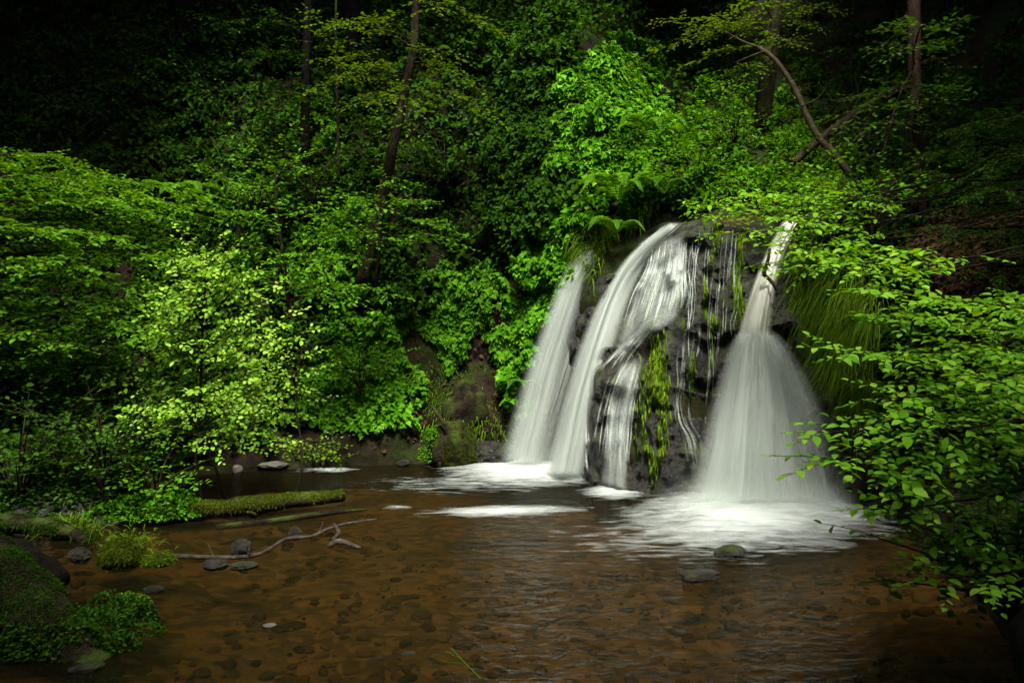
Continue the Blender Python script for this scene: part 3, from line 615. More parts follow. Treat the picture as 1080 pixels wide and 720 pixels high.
cover('ivy', 'thick bright ivy curtain covering the tall bank left of the falls', 'ivy', 25000,
      [(560, 330), (552, 250), (575, 150), (590, 80), (640, 45), (700, 55), (705, 130), (690, 180), (650, 215), (620, 250), (600, 285), (582, 330), (562, 385), (548, 425), (524, 400), (522, 340), (528, 270)], M['ivy'], .10, seed=11, lump=.5, gap=.18)
cover('ivy', 'shaded ivy running up the bank at the left rim of the tall ivy curtain', 'ivy', 6000,
      [(520, 40), (610, 40), (600, 200), (575, 260), (530, 270), (515, 160)], M['dark'], .10, seed=15, lump=.35, gap=.28)  # dark leaf colour stands in for the shade of the recess
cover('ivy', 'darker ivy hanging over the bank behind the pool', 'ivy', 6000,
      [(430, 300), (520, 280), (545, 360), (525, 400), (505, 330), (500, 380), (470, 390), (440, 350)], M['shrub'], .085, seed=21, lump=.3, gap=.42)
cover('ivy', 'low ivy and herbs climbing the far bank between shrub and bare soil', 'ivy', 7000,
      [(325, 340), (420, 330), (440, 400), (430, 455), (395, 455), (330, 458), (305, 440)], M['ivy'], .085, seed=31, lump=.3, gap=.38)
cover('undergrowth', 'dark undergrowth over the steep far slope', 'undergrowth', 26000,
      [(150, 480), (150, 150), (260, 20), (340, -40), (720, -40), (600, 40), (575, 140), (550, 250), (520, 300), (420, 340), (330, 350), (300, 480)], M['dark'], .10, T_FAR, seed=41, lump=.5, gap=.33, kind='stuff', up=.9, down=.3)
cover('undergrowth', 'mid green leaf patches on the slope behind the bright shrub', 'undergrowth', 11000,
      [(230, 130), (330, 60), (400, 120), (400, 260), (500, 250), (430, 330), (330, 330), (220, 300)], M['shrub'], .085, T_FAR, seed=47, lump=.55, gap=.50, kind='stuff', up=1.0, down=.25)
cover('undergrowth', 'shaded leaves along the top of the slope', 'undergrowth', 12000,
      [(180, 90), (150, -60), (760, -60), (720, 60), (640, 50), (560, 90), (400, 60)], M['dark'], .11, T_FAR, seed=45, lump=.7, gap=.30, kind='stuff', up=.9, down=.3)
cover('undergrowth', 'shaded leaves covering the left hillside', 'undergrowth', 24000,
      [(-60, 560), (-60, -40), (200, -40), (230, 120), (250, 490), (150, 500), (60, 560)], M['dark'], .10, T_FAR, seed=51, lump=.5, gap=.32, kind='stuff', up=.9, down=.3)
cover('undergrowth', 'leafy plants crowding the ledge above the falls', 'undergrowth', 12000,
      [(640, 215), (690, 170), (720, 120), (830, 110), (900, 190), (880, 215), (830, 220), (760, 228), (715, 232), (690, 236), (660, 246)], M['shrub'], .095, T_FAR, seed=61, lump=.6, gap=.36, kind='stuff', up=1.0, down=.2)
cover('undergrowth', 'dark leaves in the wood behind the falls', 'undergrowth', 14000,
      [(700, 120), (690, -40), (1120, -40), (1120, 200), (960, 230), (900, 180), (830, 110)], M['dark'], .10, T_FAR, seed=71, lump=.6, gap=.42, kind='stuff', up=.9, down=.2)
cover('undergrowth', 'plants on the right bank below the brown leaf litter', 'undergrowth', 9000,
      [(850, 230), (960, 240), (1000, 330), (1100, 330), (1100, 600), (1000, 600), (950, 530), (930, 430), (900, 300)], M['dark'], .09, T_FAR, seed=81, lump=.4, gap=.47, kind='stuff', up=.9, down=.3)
cover('leaf_litter', 'brown dead leaves lying on the right bank', 'leaf litter', 5000,
      [(930, 225), (1100, 215), (1100, 470), (1000, 500), (960, 420), (920, 330)], M['litter'], .08, T_FAR, seed=91, lump=.03, gap=.34, kind='stuff', up=.3, down=.6)
cover('leaf_litter', 'brown dead leaves scattered on the far slope', 'leaf litter', 1400,
      [(250, 130), (540, 130), (560, 480), (470, 500), (300, 480)], M['litter'], .07, T_FAR, seed=95, lump=.03, gap=.48, kind='stuff', up=.3, down=.6)

n = 170000; gx_ = rng.uniform(-10, -2.6, n); gy_ = rng.uniform(1.5, 10.5, n); gx_[:50000] = rng.uniform(2.6, 7.5, 50000); gy_[:50000] = rng.uniform(1.5, 7.5, 50000); gz_ = groundZ(gx_, gy_); q = np.stack([gx_, gy_, gz_], -1)
k = (gz_ > .015) & (fbm(q * 1.5, 83, 3) > .30); q = q[k]; m_ = len(q); q[:, 2] += rng.uniform(.0, .14, m_) * ss(0, .15, gz_[k])
obj('undergrowth', leaf_mesh('undergrowth', q, rng.normal(0, 1, (m_, 3)) * [1, 1, .25], np.array([0, 0, 1.0]) + rng.normal(0, .35, (m_, 3)), .055 * rng.uniform(.5, 1.2, m_), M['dark']), None, 'small dark leaves carpeting the low banks on both sides of the pool', 'undergrowth', None, 'stuff')
def finish(t, pl, m, bark, crown='foliage', stem='stem', tpl=T_FAR, wid=1.0):
    a, d, n, s = pl.arr()
    obj(crown, leaf_mesh(crown, a, d, n, s, m, tpl, wid), t)
    if pl.T.n: obj(stem, pl.T.mesh(stem, bark), t)
def shrub(label, px, py, Y, h, rad, leaf, stems, m, name='shrub', cat='shrub', group=None, tpl=T_FAR, tilt=.4, lean=(0, 0), every=.13, gap=.6, twig=.34, sub=True, low=.3, bark=None):
    b = P(px, py, Y); t = thing(name, label, cat, b, group); pl = Plant()
    for k in range(stems):
        az = k * 2.399 + rng.uniform(-.4, .4); rr = rad * rng.uniform(.45, 1.0); hh = h * rng.uniform(low, 1.0)
        d = np.array([math.cos(az), math.sin(az) * .8, 0]); ln = np.array([lean[0], lean[1], 0])
        pl.limb([b, b + d * rr * .3 + ln * hh * .4 + [0, 0, hh * .6], b + d * rr + ln * hh + [0, 0, hh]], .012, .003, twig, leaf, every, .3, (0, -.15, 1), sub, .2, tilt, gap)
    finish(t, pl, m, bark or M['bark'], tpl=tpl); return t

# the pale shrub on the spit, left of the pool
b = W(212, 532); t = thing('bright_shrub', 'bright pale green young tree on the bank behind the mossy log', 'tree', b); pl = Plant()
Yb = b[1]
stem = smooth_path([b, P(206, 480, Yb), P(211, 420, Yb + .05), P(214, 340, Yb + .1), P(218, 268, Yb + .05)], 30)
pl.T.add(stem, [.026, .006], 7, None, .1)
pl.T.add([W(238, 530), P(228, 495, Yb), P(208, 450, Yb + .05)], [.02, .01], 7, 10, .1)
for k in range(84):
    u = rng.uniform(.26, 1.0); p = stem[int(u * 29)]; az = k * 2.4 + rng.uniform(-.5, .5)
    prof = np.interp(u, [.05, .2, .45, .7, .9, 1], [.6, .85, 1.0, .8, .48, .16]) * rng.uniform(.55, 1.08)
    d = np.array([math.cos(az), math.sin(az), 0])
    pl.limb([p, p + d * prof * .5 + [0, 0, prof * .22], p + d * prof + [0, 0, prof * rng.uniform(.05, .45)]], .007, .002, .25, .064, .08, .25, (0, -.55, 1), True, .12, .45, .42)
for tx, ty, sy in [(300, 345, 400), (325, 350, 410), (290, 300, 380), (315, 440, 470), (305, 465, 480), (120, 420, 440), (100, 450, 460), (150, 335, 380), (250, 260, 330), (180, 280, 350), (320, 395, 440), (285, 420, 450), (310, 330, 390), (330, 372, 420), (270, 285, 350), (160, 300, 360), (140, 380, 420), (240, 240, 300), (190, 245, 300), (305, 410, 440)]:
    y0 = Yb + rng.uniform(-.25, .3)
    pl.limb([P(213, sy, Yb), P((213 + tx) / 2, (sy + ty) / 2 - 6, (Yb + y0) / 2), P(tx, ty, y0)], .008, .002, .26, .064, .08, .3, (0, -.55, 1), True, .12, .45, .42)
finish(t, pl, M['bright'], M['bark'], 'foliage', 'trunk')

# slim curved sapling growing from the log end
b = W(308, 527, .08); Ys = b[1]; t = thing('sapling', 'thin curved sapling rising from the end of the mossy log', 'sapling', b); pl = Plant()
s0 = smooth_path([b, P(317, 505, Ys), P(318, 470, Ys + .05), P(312, 425, Ys + .1), P(318, 370, Ys + .15)], 20); pl.T.add(s0, [.018, .006], 7)
for k in range(12):
    p = s0[rng.integers(9, 20)]; az = rng.uniform(0, 6.28); d = np.array([math.cos(az), math.sin(az), .25]) * rng.uniform(.25, .55)
    pl.limb([p, p + d * .5, p + d], .005, .002, .2, .05, .08, .3, (0, -.1, 1), True, .15, .5, .62)
finish(t, pl, M['bright'], M['bark'])

# the layered tree reaching in from the left
t = thing('layered_tree', 'spreading tree with flat green layers of leaves reaching in from the left edge', 'tree', (-6.9, 8.8, float(groundZ(-6.9, 8.8)))); pl = Plant()
tb = np.array([-6.9, 8.8, float(groundZ(-6.9, 8.8))]); trunk = Tubes()
trunk.add([tb - [0, 0, .3], tb + [.1, 0, 2], tb + [.0, .1, 4.5], tb + [-.2, .2, 9]], [.17, .13, .05], 10, 20, .1)
LIM = [((60, 213), (190, 232), 7.6), ((80, 204), (232, 222), 7.9), ((100, 262), (238, 285), 7.5), ((90, 292), (185, 316), 7.2), ((60, 330), (175, 348), 7.0), ((40, 162), (150, 205), 7.9), ((30, 185), (120, 215), 7.2),
       ((60, 372), (115, 325), 7.1), ((20, 238), (110, 250), 6.8), ((10, 275), (90, 282), 6.6), ((100, 232), (205, 262), 8.2), ((20, 310), (100, 320), 6.9), ((0, 350), (70, 362), 6.6), ((0, 212), (70, 216), 7.0), ((40, 390), (140, 385), 7.3),
       ((40, 250), (150, 272), 7.8), ((30, 425), (120, 430), 7.4), ((0, 455), (90, 470), 7.2), ((120, 190), (215, 205), 8.4)]
for (a, c, y) in LIM:
    y = y + 1.15; e = P(c[0], c[1], y); mid = P(a[0], a[1], y + .1); z0 = mid[2] - rng.uniform(.1, .5); s0 = np.array([-6.85, 8.8, max(z0, .5)])
    pl.limb([s0, (s0 + mid) / 2 + [0, 0, .12], mid, (mid + e) / 2 + [0, 0, .03], e], .014, .003, .68, .082, .065, .18, (0, -.1, 1), True, .10, .15, .46, taper=.55)
finish(t, pl, M['layer'], M['bark'], 'foliage', 'branches'); obj('trunk', trunk.mesh('trunk', M['bark']), t)

# overhanging beech on the right, near the viewer
tb = np.array([4.3, 3.7, float(groundZ(4.3, 3.7))]); t = thing('beech_tree', 'beech tree whose leafy boughs reach in over the pool from the right edge', 'tree', tb); pl = Plant(); trunk = Tubes()
trunk.add([tb - [0, 0, .4], tb + [-.1, 0, 1.5], tb + [.05, .1, 4], tb + [.2, .2, 9]], [.2, .16, .06], 10, 20, .1)
BE = [((1010, 462), (872, 487), 3.3), ((1005, 432), (876, 456), 3.4), ((1020, 392), (888, 370), 3.6), ((1040, 415), (930, 420), 3.3), ((1050, 322), (912, 306), 3.9), ((1080, 350), (985, 335), 3.6), ((1060, 372), (960, 372), 3.9),
      ((1040, 482), (955, 500), 3.2), ((1070, 445), (985, 455), 3.0), ((1060, 520), (945, 538), 3.4), ((1060, 400), (965, 405), 3.5), ((1060, 440), (940, 440), 3.6), ((1050, 345), (940, 335), 4.0),
      ((1090, 410), (1040, 400), 2.8), ((1100, 380), (1030, 365), 3.1), ((1080, 600), (985, 610), 3.3), ((1090, 570), (1010, 575), 3.5), ((1050, 500), (975, 515), 3.6), ((1080, 470), (1010, 480), 3.6), ((1090, 325), (1020, 318), 3.3)]
for (a, c, y) in BE:
    e = P(c[0], c[1], y); mid = P(a[0], a[1], y + .1); s0 = np.array([4.2, 3.72, np.clip(mid[2] + rng.uniform(-.1, .35), .7, 4)])
    pl.limb([s0, (s0 + mid) / 2 + [0, 0, .05], mid, (mid + e) / 2, e], .010, .002, .34, .058, .046, .3, (0, -.2, 1), True, .10, .22, .42, taper=.5)
finish(t, pl, M['beech'], M['bark'], 'foliage', 'branches', T_NEAR); obj('trunk', trunk.mesh('trunk', M['bark']), t)

# bough with larger leaves over the right fall
tb = np.array([6.6, 6.4, float(groundZ(6.6, 6.4))]); t = thing('sycamore_tree', 'tree with a long leafy bough hanging across the top of the right fall', 'tree', tb); pl = Plant(); trunk = Tubes()
trunk.add([tb - [0, 0, .4], tb + [-.3, 0, 1.5], tb + [-.2, .1, 4], tb + [.2, .2, 8]], [.15, .12, .05], 10, 20, .1)
for (a, c, y) in [((960, 292), (838, 262), 6.6), ((980, 285), (868, 272), 5.6), ((1000, 275), (905, 255), 5.8), ((960, 250), (775, 225), 7.6), ((940, 230), (800, 205), 8.2), ((980, 265), (835, 285), 7.0), ((960, 215), (850, 195), 8.4), ((950, 262), (790, 252), 7.8), ((900, 225), (748, 228), 8.6), ((900, 240), (760, 246), 8.4), ((920, 205), (770, 208), 8.8), ((900, 255), (800, 282), 8.0), ((880, 215), (735, 215), 9.2)]:
    e = P(c[0], c[1], y); mid = P(a[0], a[1], (y + 6.4) / 2); s0 = np.array([6.45, 6.4, mid[2] + .4])
    pl.limb([s0, (s0 + mid) / 2 + [0, 0, .1], mid, (mid + e) / 2, e], .012, .002, .42, .08, .07, .72, (0, -.2, 1), True, .12, .22, .48, taper=.45)
finish(t, pl, M['beech'], M['bark'], 'foliage', 'branches', T_NEAR); obj('trunk', trunk.mesh('trunk', M['bark']), t)

# yew-like tree, upper right
tb = np.array([7.0, 7.6, float(groundZ(7.0, 7.6))]); t = thing('yew_tree', 'dark needle leaved tree with flat feathery sprays at the upper right', 'tree', tb); pl = Plant(); trunk = Tubes()
trunk.add([tb - [0, 0, .4], tb + [-.1, 0, 3], tb + [.1, .1, 9]], [.2, .08], 10, 16, .1)
for (a, c, y) in [((1050, 190), (992, 182), 7.0), ((1050, 215), (990, 207), 7.2), ((1060, 240), (1000, 238), 6.8), ((1060, 150), (985, 160), 7.2), ((1080, 120), (1010, 135), 7.4), ((1080, 250), (1020, 252), 6.8), ((1080, 200), (1020, 210), 6.5), ((1090, 160), (1040, 175), 6.6), ((1080, 280), (1020, 275), 6.8)]:
    e = P(c[0], c[1], y); mid = P(a[0], a[1], y); s0 = np.array([6.95, 7.6, mid[2] + .3])
    pl.limb([s0, mid, e], .02, .003, .5, .045, .06, .2, (0, -.25, 1), True, .3, .12, .28, taper=.5)
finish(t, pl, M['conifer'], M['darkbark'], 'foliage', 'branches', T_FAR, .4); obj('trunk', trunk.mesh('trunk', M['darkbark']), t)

# slender leaning tree on the far slope
def tree(label, path, rad, limbs, m, bark, leaf=.085, twig=.5, name='tree', every=.10, tpl=T_FAR, tilt=.16, droop=.1):
    pts = smooth_path([P(*p) for p in path], 28); t = thing(name, label, 'tree', pts[0]); tr = Tubes(); tr.add(pts, rad, 9, None, .12)
    obj('trunk', tr.mesh('trunk', bark), t)
    if limbs:
        pl = Plant()
        for (u, c) in limbs:
            s = pts[int(u * 27)]; e = P(*c); pl.limb([s, (s + e) / 2 + [0, 0, .15], e], .012, .002, twig, leaf, every, .15, (0, -.15, 1), True, droop, tilt, .6, taper=.5)
        finish(t, pl, m, bark, 'foliage', 'branches', tpl)
    return t
tree('slim leaning tree with mossy trunk in the middle of the far slope', [(380, 300, 11.6), (392, 255, 11.6), (405, 200, 11.6), (413, 160, 11.5), (425, 105, 11.5), (437, 40, 11.5), (442, -80, 11.5)], [.09, .075, .055],
     [(.75, (345, 62, 11.0)), (.75, (330, 95, 10.8)), (.7, (375, 110, 10.6)), (.8, (480, 60, 10.8)), (.72, (518, 122, 10.9)), (.78, (500, 90, 11.2)), (.85, (390, 20, 10.8)), (.9, (460, 10, 10.8)), (.85, (340, 25, 11)), (.9, (520, 30, 11)), (.68, (430, 130, 10.4))], M['olive'], M['bark'])
tree('sapling with bright leaf layers beside the leaning trunk', [(395, 300, 11.3), (400, 260, 11.2), (398, 225, 11.1), (402, 190, 11)], [.03, .012],
     [(.3, (330, 250, 10.6)), (.4, (320, 225, 10.8)), (.5, (350, 205, 10.7)), (.5, (470, 240, 10.6)), (.35, (485, 258, 10.8)), (.6, (440, 215, 10.7)), (.2, (350, 275, 10.6)), (.7, (400, 225, 10.3)), (.4, (400, 255, 10.3)), (.9, (420, 195, 10.8))], M['shrub'], M['bark'], name='sapling')
tree('slender bush of mid green leaves between the shrub and the leaning trunk', [(305, 330, 10.6), (300, 280, 10.5), (292, 225, 10.5), (290, 180, 10.5)], [.03, .01],
     [(.2, (240, 300, 10)), (.3, (255, 265, 10)), (.4, (335, 285, 10)), (.5, (250, 225, 10.1)), (.6, (330, 230, 10.1)), (.7, (262, 195, 10.1)), (.9, (310, 175, 10.2)), (.3, (300, 290, 9.8)), (.15, (345, 318, 10)), (.15, (380, 320, 10.1)), (.1, (420, 312, 10.2))], M['shrub'], M['bark'], name='sapling')
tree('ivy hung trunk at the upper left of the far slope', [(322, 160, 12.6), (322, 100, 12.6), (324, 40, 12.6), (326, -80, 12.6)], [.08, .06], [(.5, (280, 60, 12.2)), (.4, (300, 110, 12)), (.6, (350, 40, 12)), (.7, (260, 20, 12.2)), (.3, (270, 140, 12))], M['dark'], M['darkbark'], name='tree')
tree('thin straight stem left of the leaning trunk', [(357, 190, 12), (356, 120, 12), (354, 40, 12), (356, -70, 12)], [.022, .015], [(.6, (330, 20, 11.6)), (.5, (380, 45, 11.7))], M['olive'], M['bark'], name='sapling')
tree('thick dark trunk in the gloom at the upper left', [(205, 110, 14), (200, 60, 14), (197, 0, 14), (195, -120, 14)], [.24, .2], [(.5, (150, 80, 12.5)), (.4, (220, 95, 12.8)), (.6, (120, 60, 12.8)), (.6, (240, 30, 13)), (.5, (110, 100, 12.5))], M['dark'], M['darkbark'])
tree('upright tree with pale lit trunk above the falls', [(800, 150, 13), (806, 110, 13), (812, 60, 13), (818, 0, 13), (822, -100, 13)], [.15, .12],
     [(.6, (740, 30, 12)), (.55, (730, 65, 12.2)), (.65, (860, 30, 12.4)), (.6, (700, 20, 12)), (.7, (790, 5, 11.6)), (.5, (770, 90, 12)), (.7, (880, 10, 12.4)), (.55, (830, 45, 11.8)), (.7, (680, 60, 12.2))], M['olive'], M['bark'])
tree('brown trunk rising from the leaf litter on the right', [(982, 285, 9.3), (978, 240, 9.3), (970, 195, 9.3), (966, 150, 9.3), (964, 60, 9.3), (964, -60, 9.3)], [.10, .07], [(.75, (900, 150, 9)), (.8, (930, 165, 8.6)), (.8, (1010, 80, 9)), (.75, (885, 140, 9.2)), (.9, (940, 60, 9.4)), (.7, (968, 110, 8.4)), (.7, (985, 90, 8.6)), (.62, (950, 130, 8.6)), (.8, (960, 50, 8.5)), (.85, (980, 30, 8.5))], M['dark'], M['redbark'])  # dark leaf limbs in front added to darken the upper trunk
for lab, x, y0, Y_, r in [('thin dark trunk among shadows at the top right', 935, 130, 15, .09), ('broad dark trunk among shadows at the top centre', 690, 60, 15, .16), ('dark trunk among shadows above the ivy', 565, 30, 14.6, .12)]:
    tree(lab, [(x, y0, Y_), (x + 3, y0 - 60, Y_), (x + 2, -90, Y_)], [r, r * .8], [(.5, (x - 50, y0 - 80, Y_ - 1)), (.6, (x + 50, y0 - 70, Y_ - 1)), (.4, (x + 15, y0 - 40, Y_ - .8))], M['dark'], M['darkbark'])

# dead leaning tree and the log crossing behind it
t = thing('dead_tree', 'bare dead trunk leaning left across the gap above the right fall', 'dead tree', P(908, 205, 10.2)); tr = Tubes()
tr.add([P(912, 215, 10.2), P(902, 193, 10.25), P(880, 163, 10.4), P(864, 146, 10.5), P(850, 120, 10.7), P(836, 90, 10.9), P(818, 64, 11.1), P(800, 50, 11.3)], [.05, .048, .044, .038, .03], 9, 40, .3)
obj('trunk', tr.mesh('trunk', M['deadwood']), t)
for pth, r in [([(800, 50, 11.3), (784, 44, 11.5), (764, 33, 11.6)], .022), ([(806, 54, 11.2), (790, 60, 11.1), (776, 66, 11)], .012), ([(846, 112, 10.7), (862, 104, 10.8), (872, 92, 10.9)], .010), ([(874, 156, 10.45), (862, 158, 10.3), (850, 150, 10.2)], .009)]:
    tr = Tubes(); tr.add([P(*p) for p in pth], [r, r * .35], 7, 12, .2); obj('branch', tr.mesh('branch', M['deadwood']), t)
Yf = 10.9
t = thing('fallen_trunk', 'mossy fallen trunk slanting behind the bare dead trunk', 'fallen trunk', P(850, 162, 10.85)); tr = Tubes()
tr.add([P(836, 172, 10.8), P(862, 150, 10.9), P(884, 133, 11.0), P(910, 115, 11.2), P(945, 95, 11.5)], [.055, .065, .07], 9, 30, .3); obj('trunk', tr.mesh('trunk', M['deadwood']), t)
tr = Tubes(); tr.add([P(900, 121, 11.1), P(905, 100, 11.05), P(902, 82, 11.0)], [.02, .008], 6, 10, .2); obj('branch', tr.mesh('branch', M['mosslog']), t)

# shrubs
shrub('leafy shrub spilling over the rock lip above the middle fall', 735, 205, 11.0, .9, .9, .075, 16, M['shrub'])
shrub('tall leafy shrub below the pale upright trunk', 775, 165, 11.6, 1.0, 1.0, .075, 16, M['shrub'])
shrub('yellow green shrub at the foot of the dead trunk', 850, 195, 10.8, .7, .9, .07, 12, M['grass'])
shrub('bush hanging over the top of the right fall', 805, 232, 9.7, .55, .8, .075, 14, M['shrub'], lean=(0, -.5))
shrub('bush on the rock shoulder between the falls and the right bank', 880, 255, 8.9, .8, .9, .078, 16, M['shrub'], lean=(-.1, -.3))
shrub('bramble bush on the right bank above the hanging grass', 920, 250, 8.5, .8, .8, .078, 14, M['shrub'])
shrub('low leafy bush above the ivy and ferns', 690, 190, 11.6, .8, .8, .07, 14, M['shrub'])
shrub('low bright green plants at the water edge behind the sapling', 330, 492, 10.55, .42, .55, .07, 12, M['grass'], 'waterside_plant', 'plant')
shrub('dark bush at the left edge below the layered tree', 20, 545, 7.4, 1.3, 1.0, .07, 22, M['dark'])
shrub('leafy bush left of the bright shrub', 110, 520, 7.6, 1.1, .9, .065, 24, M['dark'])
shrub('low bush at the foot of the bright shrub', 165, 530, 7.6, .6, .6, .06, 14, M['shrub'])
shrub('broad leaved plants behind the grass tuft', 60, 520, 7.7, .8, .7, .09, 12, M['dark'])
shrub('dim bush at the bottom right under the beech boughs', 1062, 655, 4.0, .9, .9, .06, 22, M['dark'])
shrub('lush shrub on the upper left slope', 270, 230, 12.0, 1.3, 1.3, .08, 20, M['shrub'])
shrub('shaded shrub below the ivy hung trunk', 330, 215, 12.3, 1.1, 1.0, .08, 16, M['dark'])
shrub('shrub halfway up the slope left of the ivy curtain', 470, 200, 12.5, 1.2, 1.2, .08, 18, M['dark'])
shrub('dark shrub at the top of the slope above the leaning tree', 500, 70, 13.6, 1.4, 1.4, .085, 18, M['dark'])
shrub('shrub on the bank just above the far shore', 380, 415, 11.2, .8, .8, .075, 14, M['shrub'])

# ferns
def fern(label, px, py, Y, n, L, az0=0, az1=6.28, rise=.9, m='fern', group='ferns'):
    b = P(px, py, Y); t = thing('fern', label, 'fern', b, group)
    for k in range(n):
        az = az0 + (az1 - az0) * (k + rng.uniform(-.25, .25)) / max(1, n - 1 if az1 - az0 < 6 else n); ll = L * rng.uniform(.7, 1.1)
        d = np.array([math.cos(az), math.sin(az), 0]); pts = smooth_path([b, b + d * ll * .35 + [0, 0, ll * .45 * rise], b + d * ll * .75 + [0, 0, ll * .5 * rise], b + d * ll * 1.05 + [0, 0, ll * (.5 * rise - .35)]], 34)
        T = nrm(np.gradient(pts, axis=0)); up = nrm(np.array([0, 0, 1.0]) - T * T[:, 2:3]); sd = np.cross(T, up); u = np.linspace(0, 1, 34)
        pw = ll * .24 * np.interp(u, [0, .12, .3, .6, 1], [.0, .45, 1, .75, .06])
        pp = []; dd = []; nn = []; s = []
        for sg in (-1, 1):
            for j in range(2, 34):
                pp.append(pts[j]); dd.append(sd[j] * sg + T[j] * .35 - up[j] * .15 + rng.normal(0, .05, 3)); nn.append(up[j] + rng.normal(0, .12, 3)); s.append(pw[j] + .01)
        tr = Tubes(); tr.add(pts, [.005, .0015], 4, cap=False)
        me = leaf_mesh('frond', np.array(pp), np.array(dd), np.array(nn), np.array(s), M[m], T_FAR, np.clip(.035 / np.array(s), .2, .6))
        f = obj('frond', me, t); obj('rib', tr.mesh('rib', M[m]), f)
fern('large feathery fern above the left stream', 652, 212, 11.0, 11, .68)
fern('small fern arching over the lip of the main fall', 650, 246, 10.9, 5, .5, 2.4, 5.6, .7)
fern('fern high on the ivy bank in front of the dark wood', 688, 150, 11.9, 8, .65)
fern('fern beside the top of the middle rock', 700, 205, 11.0, 7, .55)
fern('fern on the right bank behind the beech boughs', 940, 350, 7.6, 6, .5, 2.2, 5.8, .6)
fern('small fern low on the bank left of the falls', 552, 405, 11.3, 5, .35, 2.6, 5.6, .4)
fern('shaded fern on the left hillside', 190, 215, 11.6, 7, .7)

# grass
def tuft(label, px, py, Y, n, L, spread, m, bend=1.1, name='grass_tuft', w=.006, lean=(0, 0, 0), rad=.1, cat='grass tuft'):
    b = P(px, py, Y); d = nrm(np.stack([rng.normal(0, spread, n), rng.normal(0, spread, n), np.ones(n)], -1) + np.array(lean))
    base = b + np.stack([rng.normal(0, rad, n), rng.normal(0, rad * .6, n), rng.uniform(-.03, .02, n)], -1)
    return obj(name, blades(name, base, d, L * rng.uniform(.5, 1.1, n), w, m, bend), None, label, cat)
tuft('arching green grass tuft on the left bank', 76, 566, 7.0, 260, .52, .45, M['grass'], 1.2)
def hang_grass(label, poly, n, L, m=M['hang'], seed=0, lump=.12):
    px, py = scatter(n, poly, 8, .36, 1.3, seed); q = P(px, py, bankY(px, py)); nn = normal_at(bankY, px, py); nn = np.where((nn[:, 1] > 0)[:, None], -nn, nn)
    q = q + nn * lump * rng.random((len(px), 1)); d = nrm(nn * .8 + np.array([0, 0, .1]) + rng.normal(0, .3, q.shape))
    obj('hanging_grass', blades('hanging_grass', q, d, L * rng.uniform(.5, 1.2, len(px)), .007, m, 2.2, seg=5), None, label, 'hanging grass', None, 'stuff')
hang_grass('long green grass hanging down the bank right of the falls', [(842, 260), (880, 250), (930, 300), (935, 420), (900, 430), (880, 380), (850, 330)], 3600, .42, seed=3)
hang_grass('grass fringe hanging under the ferns by the left stream', [(610, 245), (660, 225), (690, 225), (650, 262), (625, 300), (612, 280)], 1100, .25, M['grass'], seed=4, lump=.2)
hang_grass('bright grass on the shoulder below the dead trunk', [(840, 190), (900, 195), (900, 225), (840, 222)], 1200, .3, M['grass'], seed=5, lump=.2)
hang_grass('short mossy grass on the bare soil by the far shore', [(440, 380), (545, 390), (545, 480), (450, 485)], 900, .10, M['hang'], seed=6, lump=.05)

# loose gravel over the bed
import bmesh
bm = bmesh.new(); bmesh.ops.create_icosphere(bm, subdivisions=2, radius=1.0); gv = np.array([x.co[:] for x in bm.verts]); gf = np.array([[y.index for y in x.verts] for x in bm.faces]); bm.free()
n = 2800; X = rng.uniform(-4.4, 3.2, n); Y = rng.uniform(3.7, 8.2, n); k = fbm(np.stack([X * .8, Y * .8, X * 0], -1), 91, 3) > .42; X, Y = X[k], Y[k]; n = len(X)
r = .012 + .045 * rng.random(n) ** 3; sc = r[:, None] * rng.uniform(.6, 1.3, (n, 3)) * np.array([1.2, 1.0, .6])
c = np.stack([X, Y, groundZ(X, Y) + r * .2], -1); a = rng.uniform(0, 6.28, n); vv = gv[None] * sc[:, None]
vv = np.stack([vv[..., 0] * np.cos(a)[:, None] - vv[..., 1] * np.sin(a)[:, None], vv[..., 0] * np.sin(a)[:, None] + vv[..., 1] * np.cos(a)[:, None], vv[..., 2]], -1) + c[:, None]
vv = vv + (fbm(vv * 22, 5, 2)[..., None] - .5) * .02
M['gravel'] = leaf_mat('wet gravel', [(.012, .008, .004), (.032, .022, .010), (.055, .039, .018), (.03, .027, .02), (.10, .085, .055)], .0, .05)
obj('gravel', make_mesh('gravel', vv.reshape(-1, 3), [(gf[None] + (np.arange(n) * len(gv))[:, None, None]).reshape(-1, 3)], [M['gravel']], True), None, 'brown gravel scattered over the stream bed', 'gravel', None, 'stuff')

